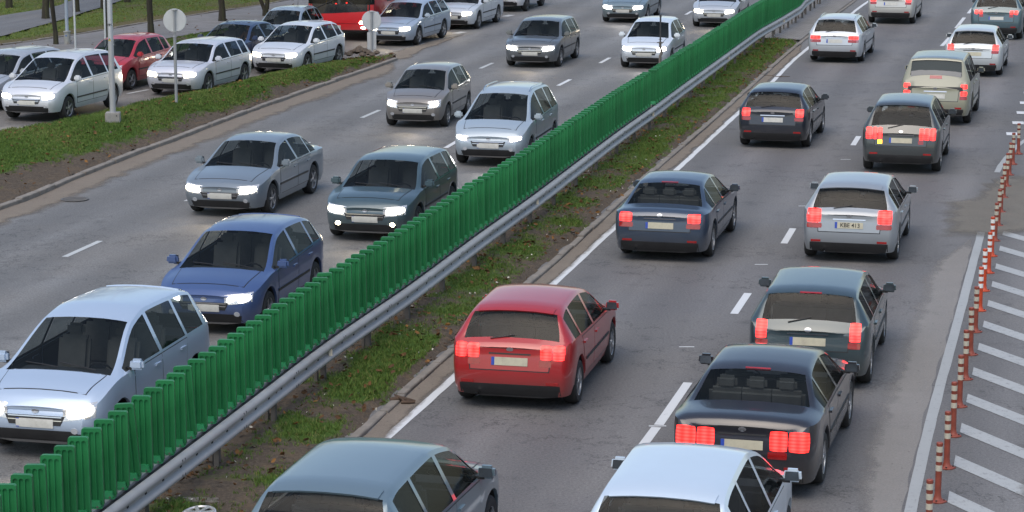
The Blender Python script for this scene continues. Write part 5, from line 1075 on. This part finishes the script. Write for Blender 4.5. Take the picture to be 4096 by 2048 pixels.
# ------------------------------------------------------------------ the red bus
def bus():
    L, W, H = 12.0, 2.5, 3.0; f = Vector((-.24, -1, 0)).normalized(); p = Vector((-6.2, 85.3, 0)) - f * L / 2
    root = tag(empty('city_bus', (p.x, p.y, .006), math.atan2(f.y, f.x)), 'red city bus with a black windscreen waiting in the far queue lane', 'bus')
    RP = paint('bus_red', (.55, .012, .018), 0.0); DK = plain('bus_black', (.015, .015, .017), .25, coat=.6)
    V = []; F = []; secs = []
    zl = [.32, .36, .60, .95, 1.22, 1.30, 2.2, 2.72, 2.92, 3.0]
    def outline(k):                                         # plan of the shell, rounded front and rear corners
        pts = []; rf = .42; w = W / 2
        for i in range(9): a = R(90 - 90 * i / 8); pts.append((L / 2 - rf + rf * math.sin(R(90 * i / 8)) * .72, w - rf + rf * math.cos(R(90 * i / 8))))
        pts += [(L / 2 - rf + rf * .80, .45), (L / 2 - rf + rf * .82, 0)]
        half = pts; fr = [(L / 2 - 3 - 2.1 * i, w) for i in range(4)]
        full = fr[::-1] + half; full = [(-L / 2 + .1, w - .02)] + full
        full = [(-L / 2, 0), (-L / 2, w - .2)] + full
        return full + [(x, -y) for x, y in full[::-1][1:-1]]
    base = outline(0); n = len(base)
    for z in zl:
        ins = {.32: .10, .36: .03, 2.92: .05, 3.0: .30}.get(z, 0.0); lean = max(0, z - 1.0) * .06
        for x, y in base:
            k = 1 - ins / (W / 2); V.append((x - (lean if x > L / 2 - 1 else 0) - (ins if x > 0 else -ins) * (abs(x) > L / 2 - 1), y * k, z))
    for i in range(len(zl) - 1):
        for k in range(n): F.append((i * n + k, (i + 1) * n + k, (i + 1) * n + (k + 1) % n, i * n + (k + 1) % n))
    F.append(tuple(range((len(zl) - 1) * n, len(zl) * n))[::-1]); F.append(tuple(range(n)))
    bm = bmesh.new(); vs = [bm.verts.new(v) for v in V]
    for q in F: bm.faces.new([vs[i] for i in q])
    bmesh.ops.recalc_face_normals(bm, faces=list(bm.faces)); bm.verts.index_update(); F = [tuple(v.index for v in q.verts) for q in bm.faces]; bm.free()
    bvh = BVHTree.FromPolygons([Vector(v) for v in V], F)
    # shell without the windscreen opening
    def front_glass(q):
        c = sum((Vector(V[i]) for i in q), Vector()) / len(q); return c.x > L / 2 - .42 and 1.3 < c.z < 2.7
    mesh_obj('body', V, [q for q in F if not front_glass(q)], RP, root, 40)
    mesh_obj('windscreen', *sub(V, [q for q in F if front_glass(q)]), glass('bus_glass', (.2, .24, .24), .5), root, 180)
    T = lambda nm, ax, c, m, nu=8, nv=4, off=.006, th=.02, rd=0.0: mesh_obj(nm, *patch(bvh, ax, c, nu, nv, off, th, rd), m, root, 40)
    T('windscreen_mask', '+x', [(-1.24, .93), (1.24, 1.08), (1.24, 1.31), (-1.24, 1.31)], DK, 18, 3, .006, .01)
    T('windscreen_pillar', '+x', [(-.05, 1.26), (.05, 1.26), (.05, 2.72), (-.05, 2.72)], DK, 2, 8)
    T('destination_panel', '+x', [(-1.1, 2.68), (1.1, 2.68), (1.0, 2.9), (-1.0, 2.9)], DK, 14, 2)
    T('bumper', '+x', [(-1.22, .33), (1.22, .33), (1.22, .40), (-1.22, .40)], DK, 18, 2, .02)
    T('bumper_seam', '+x', [(-1.2, .62), (1.2, .62), (1.2, .632), (-1.2, .632)], DK, 18, 1, .003)
    k = T('licence_plate', '+x', [(-.17 - .30, .44), (.35 - .30, .44), (.35 - .30, .555), (-.17 - .30, .555)], PLATEM, 4, 2, .02)
    e = mesh_obj('plate_band', *patch(bvh, '+x', [(-.47, .44), (-.43, .44), (-.43, .555), (-.47, .555)], 1, 1, .022, .001), PBLUE, None, None); e.parent = k
    for sg in (1, -1):
        T('headlight', '+x', [(sg * .74, .60), (sg * 1.14, .62), (sg * 1.14, .74), (sg * .74, .72)], HEADY if sg > 0 else HEADW, 6, 4, .012, .02, .4)
        T('fog_lamp', '+x', [(sg * .80, .45), (sg * .97, .45), (sg * .97, .52), (sg * .80, .52)], HEADW, 4, 3, .01, .02, .5)
        for i in range(6):
            a = L / 2 - 1.9 - i * 1.62; T('side_window', '+y' if sg > 0 else '-y', [(a - 1.5, 1.3), (a, 1.3), (a, 2.5), (a - 1.5, 2.5)], DK, 6, 3, .008)
    dr = mesh_obj('door', *patch(bvh, '-y', [(L / 2 - 1.75, .40), (L / 2 - .55, .40), (L / 2 - .55, 2.6), (L / 2 - 1.75, 2.6)], 6, 6, .02, .02), DK, root, 40)
    num = text_mesh('018', .17, 'fleet_number', plain('white_print', (.7, .7, .7), .5), root, .001, .002)
    h, n_, _, _ = bvh.ray_cast(Vector((8, -1.02, .98)), Vector((-1, 0, 0))); n_ = Vector((abs(n_.x), n_.y, 0)).normalized(); rtv = Vector((0, 0, 1)).cross(n_)
    num.matrix_basis = Matrix.Translation(h + n_ * .012) @ Matrix((rtv, n_.cross(rtv), n_)).transposed().to_4x4()
    mb = MB()
    for sg in (1, -1): mb.tube([(L / 2 - .1, sg * 1.1, 2.85), (L / 2 + .25, sg * 1.35, 2.8), (L / 2 + .28, sg * 1.42, 2.5)], .03)
    for sg in (1, -1): mb.box((L / 2 + .27, sg * 1.42, 2.15), (.12, .22, .5), 0, 0, .04)
    mb.build('mirror', DK, root)
    mb = MB(); mb.tube([(L / 2 - .06, -.9, 1.16), (L / 2 - .05, -.1, 1.5)], .014, 6); mb.tube([(L / 2 - .06, .75, 1.16), (L / 2 - .05, .1, 1.62)], .014, 6); mb.build('wiper', BLACK, root)
    # cab: floor, dash, driver's partition, wheel, yellow poles, red tell-tales
    mb = MB(); mb.box((0, 0, .55), (L - 1, W - .2, .06)); mb.box((L / 2 - .55, .45, 1.05), (.5, 1.3, .3), 0, 0, .05); mb.box((L / 2 - 1.5, .55, 1.0), (.06, 1.2, 1.1)); mb.box((L / 2 - 1.25, .62, 1.0), (.5, .5, .2), 0, 0, .05); mb.box((L / 2 - 1.5, .62, 1.4), (.14, .5, .8), 0, 0, .05); mb.box((-1, 0, 1.6), (.1, 2.3, 2.2)); mb.build('cab', CABIN, root)
    n = 20; mb = MB(); mb.tube([(.10 * math.sin(2 * math.pi * k / n), .24 * math.cos(2 * math.pi * k / n), .22 * math.sin(2 * math.pi * k / n)) for k in range(n + 1)], .018, 6); mb.box((0, 0, 0), (.04, .44, .04)); s_ = mb.build('steering_wheel', BLACK, root); s_.location = (L / 2 - .75, .62, 1.33); s_.rotation_euler = (0, R(30), 0)
    mb = MB(); mb.tube([(L / 2 - 1.1, -.55, .6), (L / 2 - 1.1, -.55, 2.8)], .02); mb.tube([(L / 2 - 1.4, -.95, .6), (L / 2 - 1.2, -.8, 1.7), (L / 2 - 1.4, -.95, 2.8)], .02); mb.build('grab_pole', plain('yellow_pole', (.5, .36, .02), .4), root)
    mb = MB()
    for y, z in ((.42, 1.26), (.20, 1.34), (-.2, 1.30), (-.42, 1.22), (.05, 1.22), (-.25, 1.22), (.0, 1.5)): mb.box((L / 2 - .36, y, z), (.02, .07, .05), 0, 0, .008)
    mb.build('dashboard_lamp', emit('tell_tale_red', (1, .03, .02), 3), root)
    tm, rm = wheel_parts(.48, .28, True)
    for x in (L / 2 - 2.7, L / 2 - 8.6):
        for sg in (1, -1):
            w = link(bpy.data.objects.new('wheel', None), root); w.location = (x, sg * (W / 2 - .10), .48); w.rotation_euler = (0, 1, math.pi if sg > 0 else 0); link(bpy.data.objects.new('tyre', tm), w); link(bpy.data.objects.new('rim', rm), w)
            T('wheel_arch', '+y' if sg > 0 else '-y', [(x - .58, .33), (x + .58, .33), (x + .46, 1.02), (x - .46, 1.02)], BLACK, 8, 5, -.01, .02, .3)
bus()

# ------------------------------------------------------------------ two drivers
SKIN = plain('skin', (.42, .25, .18), .55, var=.06); HAIR = plain('dark_hair', (.03, .02, .015), .8)
def driver(carobj, shape, label, cloth, face=0.0):
    S = SHAPES[shape]; zs = S['belt'][1][1] - .42 + .09; sx = S['L'] / 2 - S['cowl'] - 1.05; M = Matrix.Translation(carobj.location) @ Matrix.Rotation(carobj.rotation_euler.z, 4, 'Z')
    root = empty('person', M @ Vector((sx - .05, .36, zs)), carobj.rotation_euler.z); tag(root, label, 'person')
    J = {}; E_ = []; Rr = []; P_ = []
    def j(n, p, r, par=None):
        J[n] = len(P_); P_.append(p); Rr.append(r)
        if par is not None: E_.append((J[par], J[n]))
    j('pelvis', (0, 0, .06), .13); j('waist', (-.03, 0, .22), .12, 'pelvis'); j('chest', (-.06, 0, .42), .145, 'waist'); j('neck0', (-.05, 0, .53), .07, 'chest'); j('neck', (-.035, 0, .60), .052, 'neck0'); j('jaw', (-.01, 0, .66), .066, 'neck'); j('head', (-.02, 0, .735), .092, 'jaw'); j('crown', (-.03, 0, .80), .07, 'head')
    for sg, t in ((1, 'l'), (-1, 'r')):
        j(t + 'sh', (-.05, sg * .17, .49), .065, 'chest'); j(t + 'el', (.10, sg * .25, .27), .042, t + 'sh'); j(t + 'wr', (.38, sg * .15, .33), .027, t + 'el'); j(t + 'pa', (.44, sg * .145, .36), .03, t + 'wr')
        for k in range(4): j(t + f'f{k}', (.50, sg * (.115 + .02 * k), .375 - .004 * k), .0095, t + 'pa'); j(t + f'g{k}', (.515, sg * (.115 + .02 * k), .345 - .004 * k), .008, t + f'f{k}')
        j(t + 'th', (.46, sg * .10, .375), .010, t + 'pa')
        j(t + 'hip', (.02, sg * .10, .05), .095, 'pelvis'); j(t + 'kn', (.42, sg * .14, .12), .065, t + 'hip'); j(t + 'an', (.60, sg * .13, -.22), .042, t + 'kn'); j(t + 'ft', (.74, sg * .13, -.24), .038, t + 'an')
    me = bpy.data.meshes.new('body'); me.from_pydata(P_, E_, []); o = link(bpy.data.objects.new('body', me), root)
    m = o.modifiers.new('skin', 'SKIN'); o.modifiers.new('sub', 'SUBSURF').levels = 1; o.modifiers['sub'].render_levels = 1
    for i, r in enumerate(Rr): me.skin_vertices[0].data[i].radius = (r, r)
    me.skin_vertices[0].data[0].use_root = True
    dg = bpy.context.evaluated_depsgraph_get(); nm = bpy.data.meshes.new_from_object(o.evaluated_get(dg)); bpy.data.objects.remove(o)
    nm.materials.clear(); nm.materials.append(cloth); nm.materials.append(SKIN)
    for p in nm.polygons:
        c = p.center; p.material_index = 1 if (c.z > .575 or c.x > .36 and abs(c.y) < .22 and c.z > .25) else 0; p.use_smooth = True
    body = link(bpy.data.objects.new('body', nm), root)
    mb = MB(); mb.lathe([(.001, .11), (.055, .10), (.088, .06), (.102, .0), (.10, -.05), (.085, -.09)], (-.045, 0, .735), 16); 
    for i, v in enumerate(mb.v): mb.v[i] = (v[0] - (.0 if v[2] > .78 else .012), v[1], v[2])
    mb.build('hair', HAIR, root, 60)
    mb = MB(); mb.box((.078, 0, .715), (.03, .022, .04), 0, 0, .006); mb.box((.068, 0, .668), (.012, .045, .01), 0, 1); mb.box((.066, .03, .745), (.012, .02, .009), 0, 1); mb.box((.066, -.03, .745), (.012, .02, .009), 0, 1); mb.build('face', [SKIN, HAIR], root)
driver(s5, 'small', 'driver in a dark jacket at the wheel of the pale blue hatchback', plain('dark_jacket', (.03, .03, .035), .9))
driver(s4, 'saloon', 'driver in a brown jacket at the wheel of the navy saloon', plain('brown_jacket', (.10, .06, .04), .9))

# ------------------------------------------------------------------ light, sky, camera
w = bpy.data.worlds.new('World'); sc.world = w; w.use_nodes = True; nt = w.node_tree; nt.nodes.clear()
sky = nt.nodes.new('ShaderNodeTexSky'); sky.sky_type = 'NISHITA'; sky.sun_disc = False; sky.sun_elevation = R(58); sky.sun_rotation = R(205); sky.air_density = 1.2; sky.dust_density = 2.2; sky.ozone_density = .5
bg = nt.nodes.new('ShaderNodeBackground'); bg.inputs['Strength'].default_value = .10; ou = nt.nodes.new('ShaderNodeOutputWorld'); nt.links.new(sky.outputs[0], bg.inputs[0]); nt.links.new(bg.outputs[0], ou.inputs[0])
sl_ = bpy.data.lights.new('sun', 'SUN'); sl_.energy = .9; sl_.angle = R(55); sl_.color = (1, .91, .80)
so_ = link(bpy.data.objects.new('sun', sl_)); az = R(205); el = R(58)
dv = Vector((math.sin(az) * math.cos(el), math.cos(az) * math.cos(el), math.sin(el))); so_.rotation_euler = dv.to_track_quat('Z', 'Y').to_euler(); so_.location = (0, 20, 40)
cd = bpy.data.cameras.new('camera'); cam = link(bpy.data.objects.new('camera', cd)); cam.location = (0, 0, 8.44); cam.rotation_euler = (R(90) - math.atan2(1144, 6000), 0, 0)
cd.lens = 36 * 6000 / 2576; cd.sensor_width = 36; cd.sensor_fit = 'HORIZONTAL'; cd.clip_end = 3000; cd.clip_start = .5
sc.camera = cam
vs_ = sc.view_settings; vs_.view_transform = 'Standard'; vs_.look = 'None'; vs_.exposure = 0.95; vs_.gamma = 1.0; vs_.use_curve_mapping = False
sc.cycles.use_denoising = True; sc.cycles.max_bounces = 8; sc.cycles.transparent_max_bounces = 16; sc.cycles.sample_clamp_indirect = 4
